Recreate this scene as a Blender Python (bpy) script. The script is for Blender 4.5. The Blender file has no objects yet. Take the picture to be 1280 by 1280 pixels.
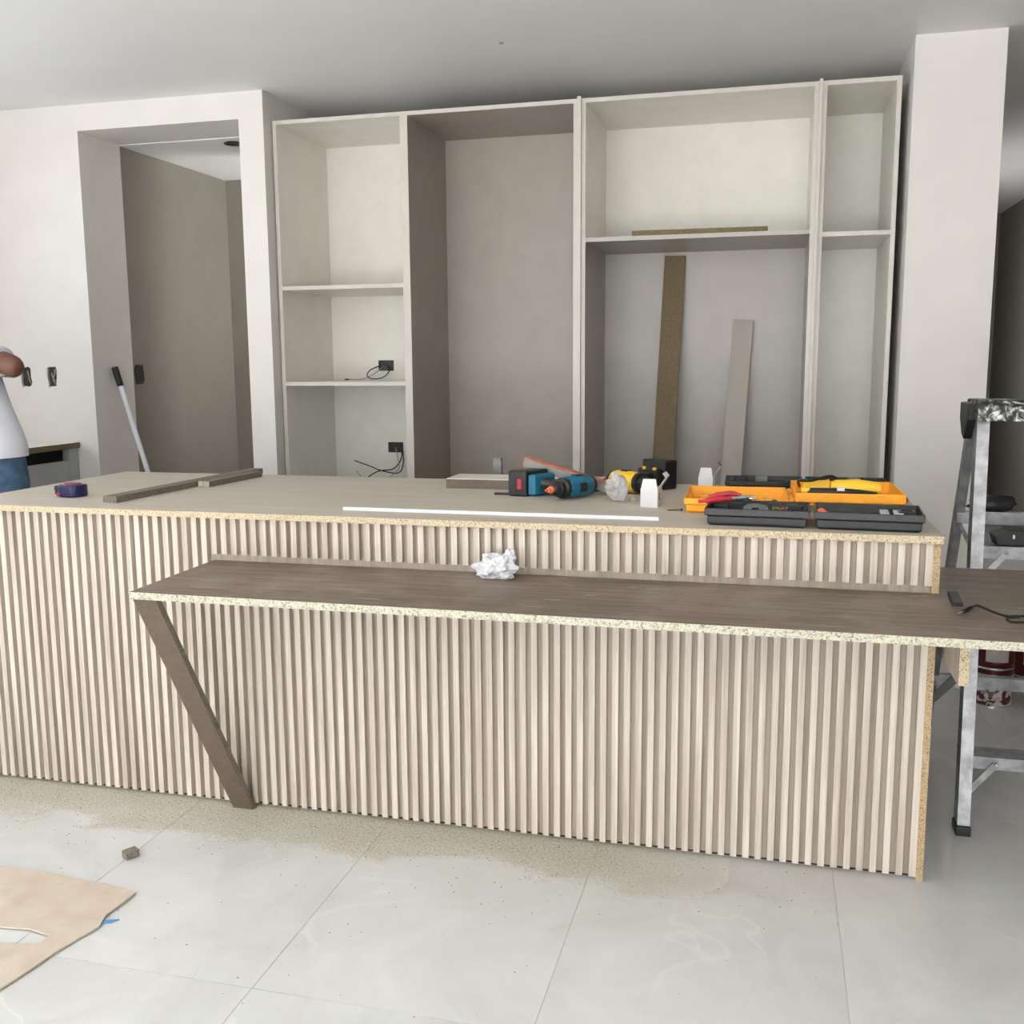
import bpy, bmesh, math, random
from mathutils import Vector, Matrix, noise
from mathutils.geometry import delaunay_2d_cdt
random.seed(7)
S = bpy.context.scene
COL = S.collection
PI = math.pi

# ------------------------------------------------------------------ camera
FPX = 1257.09
CAM = Vector((0.34428, -2.65411, 1.35328))
CR = Vector((0.96846924, 0.24903892, -0.00685231))
CU = Vector((-0.03005897, 0.14410938, 0.98910512))
CF = Vector((-0.24731316, 0.95771191, -0.14705136))
cd = bpy.data.cameras.new('camera')
cam = bpy.data.objects.new('camera', cd); COL.objects.link(cam)
cd.sensor_width = 36; cd.sensor_fit = 'HORIZONTAL'; cd.lens = FPX / 1280 * 36
cd.clip_start = 0.05; cd.clip_end = 100
cam.matrix_world = Matrix(((CR.x, CU.x, -CF.x, CAM.x), (CR.y, CU.y, -CF.y, CAM.y), (CR.z, CU.z, -CF.z, CAM.z), (0, 0, 0, 1)))
S.camera = cam

def on_z(u, v, z=0.0):
    """a pixel of the photograph on the level z"""
    d = CF + CR * ((u - 640) / FPX) - CU * ((v - 640) / FPX)
    return CAM + d * ((z - CAM.z) / d.z)

# ------------------------------------------------------------------ light
w = bpy.data.worlds.new('daylight'); S.world = w; w.use_nodes = True
w.node_tree.nodes['Background'].inputs[0].default_value = (0.80, 0.90, 1.0, 1)
w.node_tree.nodes['Background'].inputs[1].default_value = 0.6

def area(name, loc, rot, sx, sy, power, col):
    l = bpy.data.lights.new(name, 'AREA'); l.shape = 'RECTANGLE'; l.size = sx; l.size_y = sy
    l.energy = power; l.color = col
    o = bpy.data.objects.new(name, l); COL.objects.link(o); o.location = loc; o.rotation_euler = rot
    return o
sl = bpy.data.lights.new('bounce_sun', 'SUN'); sl.energy = 125; sl.angle = 0.01; sl.color = (1.0, 0.985, 0.965)
so = bpy.data.objects.new('bounce_sun', sl); COL.objects.link(so); so.rotation_euler = (math.radians(32), 0, 0); so.location = (0, -9, 6)  # sun added behind the camera so its floor bounce brightens the ceiling
area('daylight_garden_opening', (-0.55, -6.45, 1.25), (PI / 2 + 0.38, 0, 0), 4.8, 2.3, 262, (0.98, 0.99, 1.0))
area('daylight_terrace_door', (-3.90, -2.45, 1.20), (PI / 2 + 0.3, 0, -PI / 2), 2.6, 2.2, 66, (0.98, 0.99, 1.0))
area('daylight_kitchen_window', (-3.86, -0.05, 1.62), (PI / 2, 0, -PI / 2), 2.2, 1.05, 32, (0.90, 0.95, 1.0))
area('added_passage_fill', (1.00, 4.6, 1.5), (PI / 2, 0, -PI / 2), 1.4, 1.2, 30, (0.98, 0.99, 1.0))  # unseen lamp added to lift the dark passage
area('added_inner_room_fill', (-0.90, 2.79, 1.45), (PI / 2 + 0.9, 0, PI / 2), 0.5, 1.1, 46, (0.98, 0.99, 1.0))  # unseen lamp added to brighten the inner room's ceiling
S.view_settings.view_transform = 'Standard'; S.view_settings.look = 'None'
S.view_settings.gamma = 1; S.view_settings.use_curve_mapping = False
S.view_settings.exposure = -0.5

# ------------------------------------------------------------------ materials
def lin(c):
    r = []
    for v in c:
        v /= 255.0
        r.append(v / 12.92 if v <= 0.04045 else ((v + 0.055) / 1.055) ** 2.4)
    return (r[0], r[1], r[2], 1)

class NT:
    def __init__(s, name):
        s.m = bpy.data.materials.new(name); s.m.use_nodes = True
        s.t = s.m.node_tree; s.n = s.t.nodes
        s.b = s.n['Principled BSDF']
    def add(s, ty, **k):
        n = s.n.new(ty)
        for a, v in k.items(): setattr(n, a, v)
        return n
    def link(s, a, b): s.t.links.new(a, b)
    def coords(s, kind='Object', scale=(1, 1, 1), rand=False):
        if kind == 'Position':
            src = s.add('ShaderNodeNewGeometry').outputs['Position']
        else:
            src = s.add('ShaderNodeTexCoord').outputs[kind]
        mp = s.add('ShaderNodeMapping'); mp.inputs['Scale'].default_value = scale
        if rand:
            oi = s.add('ShaderNodeObjectInfo')
            mu = s.add('ShaderNodeVectorMath', operation='MULTIPLY'); mu.inputs[1].default_value = (17.3, 29.1, 41.7)
            s.link(oi.outputs['Random'], mu.inputs[0]); s.link(mu.outputs[0], mp.inputs['Location'])
        s.link(src, mp.inputs['Vector'])
        return mp.outputs[0]
    def noise(s, vec, scale, detail=4, rough=0.55, dist=0.0):
        n = s.add('ShaderNodeTexNoise'); n.inputs['Scale'].default_value = scale
        n.inputs['Detail'].default_value = detail; n.inputs['Roughness'].default_value = rough
        n.inputs['Distortion'].default_value = dist
        s.link(vec, n.inputs['Vector']); return n.outputs[0]
    def ramp(s, fac, stops):
        r = s.add('ShaderNodeValToRGB'); e = r.color_ramp.elements
        while len(e) < len(stops): e.new(0.5)
        for i, (p, c) in enumerate(stops): e[i].position = p; e[i].color = c
        s.link(fac, r.inputs[0]); return r.outputs[0]
    def mix(s, fac, a, b, blend='MIX'):
        n = s.add('ShaderNodeMix', data_type='RGBA', blend_type=blend)
        for sock, v in ((n.inputs[0], fac), (n.inputs[6], a), (n.inputs[7], b)):
            if hasattr(v, 'links'): s.link(v, sock)
            else: sock.default_value = v
        return n.outputs[2]
    def math(s, op, a, b=0.0, c=None):
        n = s.add('ShaderNodeMath', operation=op)
        for i, v in enumerate((a, b) if c is None else (a, b, c)):
            if hasattr(v, 'links'): s.link(v, n.inputs[i])
            else: n.inputs[i].default_value = v
        return n.outputs[0]
    def bump(s, h, strength=0.2, dist=0.002):
        b = s.add('ShaderNodeBump'); b.inputs['Strength'].default_value = strength; b.inputs['Distance'].default_value = dist
        s.link(h, b.inputs['Height']); s.link(b.outputs[0], s.b.inputs['Normal'])
    def base(s, c):
        if hasattr(c, 'links'): s.link(c, s.b.inputs['Base Color'])
        else: s.b.inputs['Base Color'].default_value = c
    def set(s, **k):
        for a, v in k.items():
            i = s.b.inputs[a.replace('_', ' ')]
            if hasattr(v, 'links'): s.link(v, i)
            else: i.default_value = v
        return s

def plain(name, rgb, rough=0.5, metal=0.0, var=0.06, vs=40, spec=0.5, bump=0.0):
    t = NT(name); c = lin(rgb)
    n = t.noise(t.coords('Object'), vs, 3)
    d = tuple(max(0, x * (1 - var)) for x in c[:3]) + (1,)
    l = tuple(min(1, x * (1 + var)) for x in c[:3]) + (1,)
    t.base(t.ramp(n, [(0.35, d), (0.65, l)]))
    t.set(Roughness=rough, Metallic=metal, Specular_IOR_Level=spec)
    if bump: t.bump(n, bump)
    return t.m

def wood(name, a, b, along=2, scale=1.0, rough=0.5, contrast=(0.35, 0.7), rand=False, spec=0.4):
    t = NT(name)
    sc = [60 * scale, 60 * scale, 60 * scale]; sc[along] = 2.2 * scale
    n = t.noise(t.coords('Object', tuple(sc), rand), 1.0, 5, 0.6, 0.3)
    sc2 = [18 * scale] * 3; sc2[along] = 1.0 * scale
    n2 = t.noise(t.coords('Object', tuple(sc2), rand), 1.0, 3)
    f = t.math('ADD', t.math('MULTIPLY', n, 0.65), t.math('MULTIPLY', n2, 0.35))
    t.base(t.ramp(f, [(contrast[0], lin(a)), (contrast[1], lin(b))]))
    t.set(Roughness=rough, Specular_IOR_Level=spec); t.bump(n, 0.15, 0.0008)
    return t.m

def chip(name, a, b, c, scale=230):
    t = NT(name)
    v = t.coords('Object')
    n = t.noise(v, scale, 3, 0.7)
    n2 = t.noise(v, scale * 0.35, 2)
    col = t.ramp(n, [(0.34, lin(c)), (0.43, lin(b)), (0.56, lin(a))])
    col = t.mix(t.math('MULTIPLY', n2, 0.35), col, lin(b))
    t.base(col); t.set(Roughness=0.85, Specular_IOR_Level=0.2); t.bump(n, 0.6, 0.002)
    return t.m

M = {}
M['wall'] = plain('wall_paint', (226, 222, 217), 0.6, var=0.02, vs=6, spec=0.3)
M['ceil'] = plain('ceiling_paint', (240, 239, 237), 0.55, var=0.012, vs=3, spec=0.3)
M['taupe_wall'] = plain('taupe_wall_paint', (134, 128, 118), 0.65, var=0.03, vs=5, spec=0.3)
M['white_mel'] = plain('white_melamine', (234, 231, 222), 0.35, var=0.025, vs=9, spec=0.4)
M['edge_mel'] = plain('pale_edge_banding', (202, 196, 188), 0.4, var=0.02, vs=20)
M['taupe_mel'] = plain('taupe_melamine', (164, 155, 145), 0.4, var=0.03, vs=8)
M['grey_mel'] = plain('grey_melamine', (176, 171, 164), 0.4, var=0.03, vs=8)
M['counter_front'] = plain('grey_cabinet_front', (176, 178, 180), 0.4, var=0.02, vs=8)
M['slat'] = wood('pale_oak_slat', (180, 168, 154), (219, 209, 196), 2, 1.0, 0.5, (0.36, 0.62), True)
M['panel'] = wood('pale_oak_backing', (158, 145, 132), (184, 172, 159), 2, 1.0, 0.55, (0.36, 0.62))
M['dark_wood'] = None
M['chip_edge'] = chip('particleboard_edge', (210, 198, 174), (186, 168, 137), (112, 88, 60), 200)
M['chip_tan'] = chip('tan_particleboard_edge', (196, 174, 142), (168, 144, 110), (110, 84, 56))
M['chip_pale'] = chip('pale_particleboard_edge', (202, 199, 184), (170, 165, 146), (82, 77, 64), 220)
M['chip_grey'] = chip('grey_particleboard', (142, 136, 124), (112, 105, 93), (66, 60, 50), 260)
M['chip_brown'] = chip('brown_particleboard', (130, 116, 92), (112, 98, 74), (86, 74, 54), 240)
M['dk_brown'] = plain('dark_brown_laminate', (98, 84, 72), 0.5, var=0.12, vs=60)
M['tile_grout'] = plain('tile_grout', (188, 187, 183), 0.9)
M['white_pl'] = plain('white_plastic', (236, 238, 242), 0.35, var=0.02)
M['white_card'] = plain('white_card', (226, 226, 229), 0.6, var=0.02)
M['kraft'] = plain('kraft_card', (150, 118, 82), 0.8)
M['black'] = plain('black_plastic', (22, 23, 24), 0.42, var=0.2)
M['case_black'] = plain('charcoal_case_plastic', (27, 29, 32), 0.45, var=0.15)
M['grey_pl'] = plain('grey_plastic', (104, 106, 108), 0.45, var=0.1)
M['yellow'] = plain('tool_yellow', (244, 196, 44), 0.4)
M['amber'] = plain('case_amber', (248, 168, 30), 0.42, var=0.05)
M['teal'] = plain('tool_teal', (22, 104, 134), 0.38, var=0.1)
M['red'] = plain('red_plastic', (176, 36, 52), 0.4)
M['dull_red'] = plain('dull_red_label', (128, 52, 66), 0.45)
M['orange'] = plain('orange_plastic', (232, 110, 66), 0.4)
M['navy'] = plain('navy_rubber', (16, 25, 72), 0.4, var=0.15)
M['alu'] = plain('worn_aluminium', (158, 159, 162), 0.42, 0.8, 0.28, 22)
M['steel'] = plain('bright_steel', (214, 216, 220), 0.25, 0.9, 0.05)
M['dark_steel'] = plain('dark_screw_steel', (60, 56, 54), 0.4, 0.7)
M['copper'] = plain('copper_paper', (190, 116, 86), 0.45, 0.2, 0.2, 30)
M['wire_grey'] = plain('grey_wire', (150, 150, 146), 0.5)
M['skin'] = plain('skin', (98, 62, 46), 0.5, var=0.05)
M['hair'] = plain('dark_hair', (28, 22, 20), 0.6)
M['shirt'] = plain('white_cotton', (232, 234, 244), 0.85, var=0.03, vs=12)
M['denim'] = plain('blue_denim', (70, 96, 124), 0.85, var=0.25, vs=26)
M['shoe'] = plain('brown_leather', (72, 54, 40), 0.6)
M['maroon'] = plain('maroon_tin', (86, 26, 26), 0.35, 0.2)
M['tin_label'] = plain('pale_tin_label', (196, 188, 180), 0.45)
M['blue_tape'] = plain('blue_tape', (84, 140, 190), 0.5)
M['bag_white'] = plain('white_film', (222, 224, 228), 0.35, var=0.03)
M['box_blue'] = plain('indigo_print', (70, 74, 128), 0.6)
M['plaster'] = plain('rough_cement', (56, 52, 48), 0.9, var=0.25, vs=60, bump=0.6)
M['painted_shade'] = plain('painted_interior_shade', (20, 19, 18), 0.9)  # near-black colour standing in for the shade inside openings

def dark_board():
    t = NT('dark_wood_laminate')
    v = t.coords('Object', (3.0, 70, 70))
    n = t.noise(v, 1.0, 5, 0.6, 0.4)
    col = t.ramp(n, [(0.35, lin((92, 78, 68))), (0.68, lin((124, 108, 97)))])
    sc = t.noise(t.coords('Object', (5, 60, 60)), 1.0, 2, 0.5, 0.8)
    pat = t.noise(t.coords('Object'), 3.0, 3)
    m = t.math('MULTIPLY', t.math('GREATER_THAN', sc, 0.68), t.math('GREATER_THAN', pat, 0.5))
    dust = t.ramp(t.noise(t.coords('Object'), 5.0, 5, 0.65), [(0.45, (0, 0, 0, 1)), (0.8, (0.55, 0.55, 0.55, 1))])
    col = t.mix(dust, col, lin((166, 154, 142)))
    col = t.mix(t.math('MULTIPLY', m, 0.4), col, lin((190, 182, 174)))
    t.base(col); t.set(Roughness=0.45, Specular_IOR_Level=0.4); t.bump(n, 0.1, 0.0006)
    return t.m
M['dark_wood'] = dark_board()

def slab_top():
    t = NT('sanded_beige_laminate')
    n = t.noise(t.coords('Object', (1.4, 40, 40)), 1.0, 5, 0.6, 0.3)
    col = t.ramp(n, [(0.3, lin((192, 183, 169))), (0.7, lin((204, 195, 182)))])
    d = t.noise(t.coords('Object', (1.5, 7, 7)), 1.0, 5, 0.7, 1.2)
    col = t.mix(t.ramp(d, [(0.5, (0, 0, 0, 1)), (0.72, (0.3, 0.3, 0.3, 1))]), col, lin((166, 154, 138)))
    t.base(col); t.set(Roughness=0.6, Specular_IOR_Level=0.3)
    return t.m
M['slab'] = slab_top()

def floor_tile():
    t = NT('polished_grey_marble_tile')
    v = t.coords('Object', (1, 1, 1), True)
    n = t.noise(v, 2.2, 6, 0.6, 1.0)
    col = t.ramp(n, [(0.3, lin((210, 211, 210))), (0.7, lin((228, 229, 229)))])
    vein = t.noise(v, 0.8, 4, 0.5, 0.8)
    a = t.math('ABSOLUTE', t.math('SUBTRACT', vein, 0.5))
    vm = t.ramp(a, [(0.0, (0.4, 0.4, 0.4, 1)), (0.005, (0, 0, 0, 1))])
    br = t.ramp(t.noise(v, 1.7, 2), [(0.5, (0, 0, 0, 1)), (0.62, (1, 1, 1, 1))])
    col = t.mix(t.math('MULTIPLY', vm, br), col, lin((242, 242, 240)))
    # sawdust swept along the foot of the counter, with a ragged outline of its own
    geo = t.add('ShaderNodeNewGeometry'); sx = t.add('ShaderNodeSeparateXYZ'); t.link(geo.outputs['Position'], sx.inputs[0])
    p = t.coords('Position')
    e = t.noise(p, 3.2, 5, 0.6, 0.6)
    # y above edge -> dusty
    yy = t.math('ADD', sx.outputs[1], t.math('MULTIPLY', t.math('SUBTRACT', e, 0.5), 0.42))
    m1 = t.ramp(t.math('MULTIPLY_ADD', yy, 5.0, 1.45), [(0.32, (0, 0, 0, 1)), (0.48, (0.75, 0.75, 0.75, 1)), (0.95, (1, 1, 1, 1))])
    m2 = t.ramp(t.math('MULTIPLY_ADD', sx.outputs[0], -0.8, 0.55), [(0.3, (0.25, 0.25, 0.25, 1)), (0.62, (1, 1, 1, 1))])
    m3 = t.ramp(t.math('MULTIPLY_ADD', sx.outputs[0], -1.0, 1.0), [(0.2, (0, 0, 0, 1)), (0.5, (1, 1, 1, 1))])
    m4 = t.ramp(t.math('MULTIPLY_ADD', sx.outputs[1], 1.0, 0.5), [(0.52, (1, 1, 1, 1)), (0.56, (0, 0, 0, 1))])
    g = t.noise(p, 150, 3, 0.75)
    m = t.math('MULTIPLY', t.math('MULTIPLY', m1, m2), t.math('MULTIPLY', m3, m4))
    m = t.math('MULTIPLY', m, 0.9)
    # scattered specks and thin films further out
    f2 = t.ramp(t.noise(p, 2.4, 6, 0.72, 1.2), [(0.52, (0, 0, 0, 1)), (0.80, (0.28, 0.28, 0.28, 1))])
    m = t.math('MAXIMUM', m, t.math('MULTIPLY', f2, m3))
    dust = t.ramp(g, [(0.32, lin((122, 114, 94))), (0.46, lin((184, 179, 160))), (0.66, lin((212, 208, 194)))])
    t.base(t.mix(m, col, dust))
    t.set(Roughness=t.math('MULTIPLY_ADD', m, 0.55, 0.11), Specular_IOR_Level=0.5)
    return t.m
M['tile'] = floor_tile()

def cardboard():
    t = NT('stained_cardboard')
    n = t.noise(t.coords('Object'), 9, 5, 0.6)
    col = t.ramp(n, [(0.3, lin((198, 183, 166))), (0.7, lin((214, 202, 187)))])
    k = t.noise(t.coords('Object'), 4.0, 4, 0.6)
    col = t.mix(t.ramp(k, [(0.55, (0, 0, 0, 1)), (0.8, (0.6, 0.6, 0.6, 1))]), col, lin((170, 160, 152)))
    t.base(col); t.set(Roughness=0.9, Specular_IOR_Level=0.1); t.bump(n, 0.3, 0.003)
    return t.m
M['cardboard'] = cardboard()

def splatter():
    t = NT('paint_splattered_black_plastic')
    n = t.noise(t.coords('Object'), 38, 4, 0.65, 0.6)
    t.base(t.ramp(n, [(0.47, lin((26, 26, 28))), (0.55, lin((120, 120, 118))), (0.62, lin((222, 222, 218)))]))
    t.set(Roughness=0.6)
    return t.m
M['splatter'] = splatter()

def film():
    t = NT('clear_crumpled_film')
    t.base(lin((236, 238, 242)))
    t.set(Roughness=0.18, Transmission_Weight=0.55, IOR=1.2, Alpha=0.85)
    return t.m
M['film'] = film()

def tin_print():
    t = NT('printed_paint_tin')
    v = t.coords('Object', (40, 40, 55))
    n = t.noise(v, 1.0, 2, 0.5)
    t.base(t.ramp(n, [(0.42, lin((90, 34, 30))), (0.47, lin((60, 44, 70))), (0.52, lin((198, 188, 178))), (0.7, lin((206, 198, 190)))]))
    t.set(Roughness=0.4)
    return t.m
M['tin_print'] = tin_print()

# ------------------------------------------------------------------ mesh builder
ORG = {}     # world origin of every object built
class MB:
    def __init__(s, M4=None):
        s.v = []; s.f = []; s.m = []; s.M = M4 or Matrix.Identity(4)
    def add(s, vs, fs, mi=0):
        o = len(s.v)
        s.v += [s.M @ Vector(p) for p in vs]
        for i, f in enumerate(fs):
            s.f.append([o + k for k in f]); s.m.append(mi[i] if isinstance(mi, (list, tuple)) else mi)
        return s
    def box(s, x0, x1, y0, y1, z0, z1, mi=0):
        # faces: bottom, top, front(-y), back(+y), left(-x), right(+x)
        vs = [(x, y, z) for z in (z0, z1) for y in (y0, y1) for x in (x0, x1)]
        return s.add(vs, [(0, 2, 3, 1), (4, 5, 7, 6), (0, 1, 5, 4), (2, 6, 7, 3), (0, 4, 6, 2), (1, 3, 7, 5)], mi)
    def bar(s, a, b, wd, th, up=(0, 0, 1), mi=0):
        a = Vector(a); b = Vector(b); d = (b - a).normalized(); u = Vector(up)
        x = d.cross(u).normalized(); y = x.cross(d).normalized()
        vs = []
        for p in (a, b):
            for i, j in ((-1, -1), (1, -1), (1, 1), (-1, 1)): vs.append(p + x * wd / 2 * i + y * th / 2 * j)
        return s.add(vs, [(3, 2, 1, 0), (4, 5, 6, 7), (0, 1, 5, 4), (1, 2, 6, 5), (2, 3, 7, 6), (3, 0, 4, 7)], mi)
    def prism(s, pts, h0, h1, ax=2, mi=0):
        """outline pts (2-D) pushed from h0 to h1 along axis ax"""
        n = len(pts)
        def P(p, h):
            return {2: (p[0], p[1], h), 1: (p[0], h, p[1]), 0: (h, p[0], p[1])}[ax]
        vs = [P(p, h0) for p in pts] + [P(p, h1) for p in pts]
        fs = [tuple(range(n))[::-1], tuple(range(n, 2 * n))] + [(i, (i + 1) % n, n + (i + 1) % n, n + i) for i in range(n)]
        return s.add(vs, fs, mi)
    def lathe(s, prof, a, d, seg=20, mi=0, cap=True):
        """prof: (distance along d, radius); a: start"""
        a = Vector(a); d = Vector(d).normalized()
        x = d.orthogonal().normalized(); y = d.cross(x)
        vs = []; fs = []; mm = []
        for t, r in prof:
            for k in range(seg):
                q = 2 * PI * k / seg
                vs.append(a + d * t + (x * math.cos(q) + y * math.sin(q)) * r)
        for i in range(len(prof) - 1):
            for k in range(seg):
                fs.append((i * seg + k, i * seg + (k + 1) % seg, (i + 1) * seg + (k + 1) % seg, (i + 1) * seg + k))
                mm.append(mi[i] if isinstance(mi, (list, tuple)) else mi)
        if cap:
            fs.append(tuple(range(seg))[::-1]); mm.append(mm[0])
            L = (len(prof) - 1) * seg
            fs.append(tuple(range(L, L + seg))); mm.append(mm[-2])
        return s.add(vs, fs, mm)
    def tube(s, pts, r, seg=8, mi=0, smooth=6):
        P = [Vector(p) for p in pts]
        if smooth and len(P) > 2:
            Q = []
            for i in range(len(P) - 1):
                p0, p1, p2, p3 = P[max(i - 1, 0)], P[i], P[i + 1], P[min(i + 2, len(P) - 1)]
                for k in range(smooth):
                    t = k / smooth
                    Q.append(0.5 * ((2 * p1) + (p2 - p0) * t + (2 * p0 - 5 * p1 + 4 * p2 - p3) * t * t + (3 * p1 - p0 - 3 * p2 + p3) * t ** 3))
            Q.append(P[-1]); P = Q
        vs = []; fs = []; x = None
        for i, p in enumerate(P):
            d = (P[min(i + 1, len(P) - 1)] - P[max(i - 1, 0)]).normalized()
            if x is None: x = d.orthogonal().normalized()
            x = (x - d * x.dot(d)).normalized(); y = d.cross(x)
            rr = r[min(i * len(r) // len(P), len(r) - 1)] if isinstance(r, (list, tuple)) else r
            for k in range(seg):
                q = 2 * PI * k / seg; vs.append(p + (x * math.cos(q) + y * math.sin(q)) * rr)
        for i in range(len(P) - 1):
            for k in range(seg):
                fs.append((i * seg + k, i * seg + (k + 1) % seg, (i + 1) * seg + (k + 1) % seg, (i + 1) * seg + k))
        fs.append(tuple(range(seg))[::-1]); L = (len(P) - 1) * seg; fs.append(tuple(range(L, L + seg)))
        return s.add(vs, fs, mi)
    def plate(s, outer, holes, h0, h1, ax=1, mi=0, zf=None):
        """flat outline with holes, given thickness along ax"""
        vs = []; es = []
        for loop in [outer] + holes:
            o = len(vs); vs += [Vector(p) for p in loop]; n = len(loop)
            es += [(o + i, o + (i + 1) % n) for i in range(n)]
        V, E_, F, *_ = delaunay_2d_cdt(vs, es, [], 0, 1e-6)
        def inside(q, poly):
            c = False
            for i in range(len(poly)):
                a, b = poly[i], poly[i - 1]
                if (a[1] > q.y) != (b[1] > q.y) and q.x < (b[0] - a[0]) * (q.y - a[1]) / (b[1] - a[1]) + a[0]: c = not c
            return c
        def keep(f):
            q = sum((V[i] for i in f), Vector((0, 0))) / len(f)
            return inside(q, outer) and not any(inside(q, h) for h in holes)
        F = [f for f in F if keep(f)]
        def P(p, h): return {2: (p[0], p[1], h), 1: (p[0], h, p[1]), 0: (h, p[0], p[1])}[ax]
        n = len(V)
        zz = [zf(p) if zf else 0 for p in V]
        pts = [P(p, h0 + zz[i]) for i, p in enumerate(V)] + [P(p, h1 + zz[i]) for i, p in enumerate(V)]
        cnt = {}
        fs = []
        for f in F:
            fs.append(tuple(f)[::-1]); fs.append(tuple(n + i for i in f))
            for i in range(len(f)):
                a, b = f[i], f[(i + 1) % len(f)]; k = (min(a, b), max(a, b)); cnt.setdefault(k, []).append((a, b))
        for k, l in cnt.items():
            if len(l) == 1: a, b = l[0]; fs.append((a, b, n + b, n + a))
        return s.add(pts, fs, mi)
    def build(s, name, mats, parent=None, smooth=False, bevel=0.0, org=None, bseg=2):
        if isinstance(mats, str): mats = [mats]
        if parent is not None: O = ORG[parent.name]
        elif org is not None: O = Vector(org)
        else:
            xs = [v.x for v in s.v]; ys = [v.y for v in s.v]; zs = [v.z for v in s.v]
            O = Vector(((min(xs) + max(xs)) / 2, (min(ys) + max(ys)) / 2, min(zs)))
        me = bpy.data.meshes.new(name)
        me.from_pydata([v - O for v in s.v], [], s.f)
        for k in mats: me.materials.append(M[k])
        for p, mi in zip(me.polygons, s.m): p.material_index = mi
        bm = bmesh.new(); bm.from_mesh(me); bmesh.ops.recalc_face_normals(bm, faces=bm.faces)
        bm.to_mesh(me); bm.free()
        if smooth:
            for p in me.polygons: p.use_smooth = True
            me.set_sharp_from_angle(angle=math.radians(40))
        ob = bpy.data.objects.new(name, me); COL.objects.link(ob)
        if parent is not None: ob.parent = parent
        else: ob.location = O
        ORG[ob.name] = O
        if bevel:
            b = ob.modifiers.new('bevel', 'BEVEL'); b.width = bevel; b.segments = bseg; b.limit_method = 'ANGLE'
        return ob

def tag(o, label, cat, group=None):
    o['label'] = label; o['category'] = cat
    if group: o['group'] = group
    return o
def struct(o): o['kind'] = 'structure'; return o
def thing(name, loc, label, cat, group=None):
    o = bpy.data.objects.new(name, None); COL.objects.link(o); o.location = loc
    o.empty_display_size = 0.05; ORG[o.name] = Vector(loc)
    return tag(o, label, cat, group)
def box(name, mats, parent, *a, mi=0, bevel=0.0):
    return MB().box(*a, mi).build(name, mats, parent, bevel=bevel)
def rotz(loc, deg): return Matrix.Translation(loc) @ Matrix.Rotation(math.radians(deg), 4, 'Z')

# ------------------------------------------------------------------ setting
YW, HC, XL, XR2, YF = 1.71, 2.586, -3.63, 2.19, -6.2
fl = struct(MB().box(-3.9, 2.5, -6.5, 7.6, -0.12, -0.0012).build('floor', 'tile_grout'))
TX, TY = 0.63, 1.26
tb = MB().box(-TX / 2 + 0.0008, TX / 2 - 0.0008, -TY / 2 + 0.0008, TY / 2 - 0.0008, -0.0011, 0).build('tile', 'tile', fl)
tmesh = tb.data; first = True
for i in range(-6, 4):
    for j in range(-5, 6):
        cx = -0.092 + TX * (i + 0.5); cy = -0.835 + TY * (j + 0.5)
        if cx < XL - 0.2 or cy > 7.4: continue
        if cy > 3.2 and cx < 0.9: continue
        o = tb if first else bpy.data.objects.new('tile', tmesh)
        if not first: COL.objects.link(o); o.parent = fl
        first = False
        o.location = Vector((cx, cy, 0)) - ORG[fl.name]
# tile mesh was built relative to the floor's origin: recentre it
for v in tmesh.vertices: v.co += ORG[fl.name]

struct(box('ceiling', 'ceil', None, -3.95, 2.5, -6.5, 7.6, HC, HC + 0.12))
# wall with the doorway and the chiselled socket holes
def ragged(cx, cz, w_, h_, seed):
    r = random.Random(seed); pts = []
    for k in range(14):
        q = 2 * PI * k / 14
        sx = max(-1, min(1, math.cos(q) * 1.35)); sz = max(-1, min(1, math.sin(q) * 1.35))
        pts.append((cx + sx * w_ / 2 * r.uniform(0.82, 1.1), cz + sz * h_ / 2 * r.uniform(0.9, 1.08)))
    return pts
H1, H2 = ragged(-3.318, 1.298, 0.062, 0.10, 3), ragged(-3.166, 1.297, 0.056, 0.10, 5)
outer = [(-3.9, 0), (-2.924, 0), (-2.924, 2.466), (-2.066, 2.466), (-2.066, 0), (-1.942, 0), (-1.942, HC), (-3.9, HC)]
struct(MB().plate(outer, [H1, H2], YW, 2.035, 1).build('wall_back_left', 'wall'))
struct(box('wall_recess_side', 'wall', None, -2.06, -1.942, 2.035, 2.5, 0, HC))
struct(box('wall_back', 'wall', None, -1.942, 0.835, 2.375, 2.5, 0, HC))
struct(box('wall_pillar', 'wall', None, 0.836, 1.163, 1.691, 2.5, 0, HC))
# room beyond the doorway
struct(box('wall_inner_left', 'taupe_wall', None, -3.05, -2.926, 2.035, 3.2, 0, 2.46))
struct(box('wall_inner_back', 'taupe_wall', None, -2.926, -1.0, 3.075, 3.2, 0, 2.46))
struct(MB().plate([(2.5, 0), (3.075, 0), (3.075, 2.46), (2.5, 2.46)], [[(2.53, 0.9), (3.05, 0.9), (3.05, 2.1), (2.53, 2.1)]], -1.12, -1.0, 0).build('wall_inner_right', 'wall'))  # opening added for the inner room's fill lamp
struct(MB().prism([(-3.05, 2.0355), (-2.061, 2.0355), (-2.061, 2.501), (-1.0, 2.501), (-1.0, 3.2), (-3.05, 3.2)], 2.462, 2.58, 2).build('ceiling_inner', 'ceil'))
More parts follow.
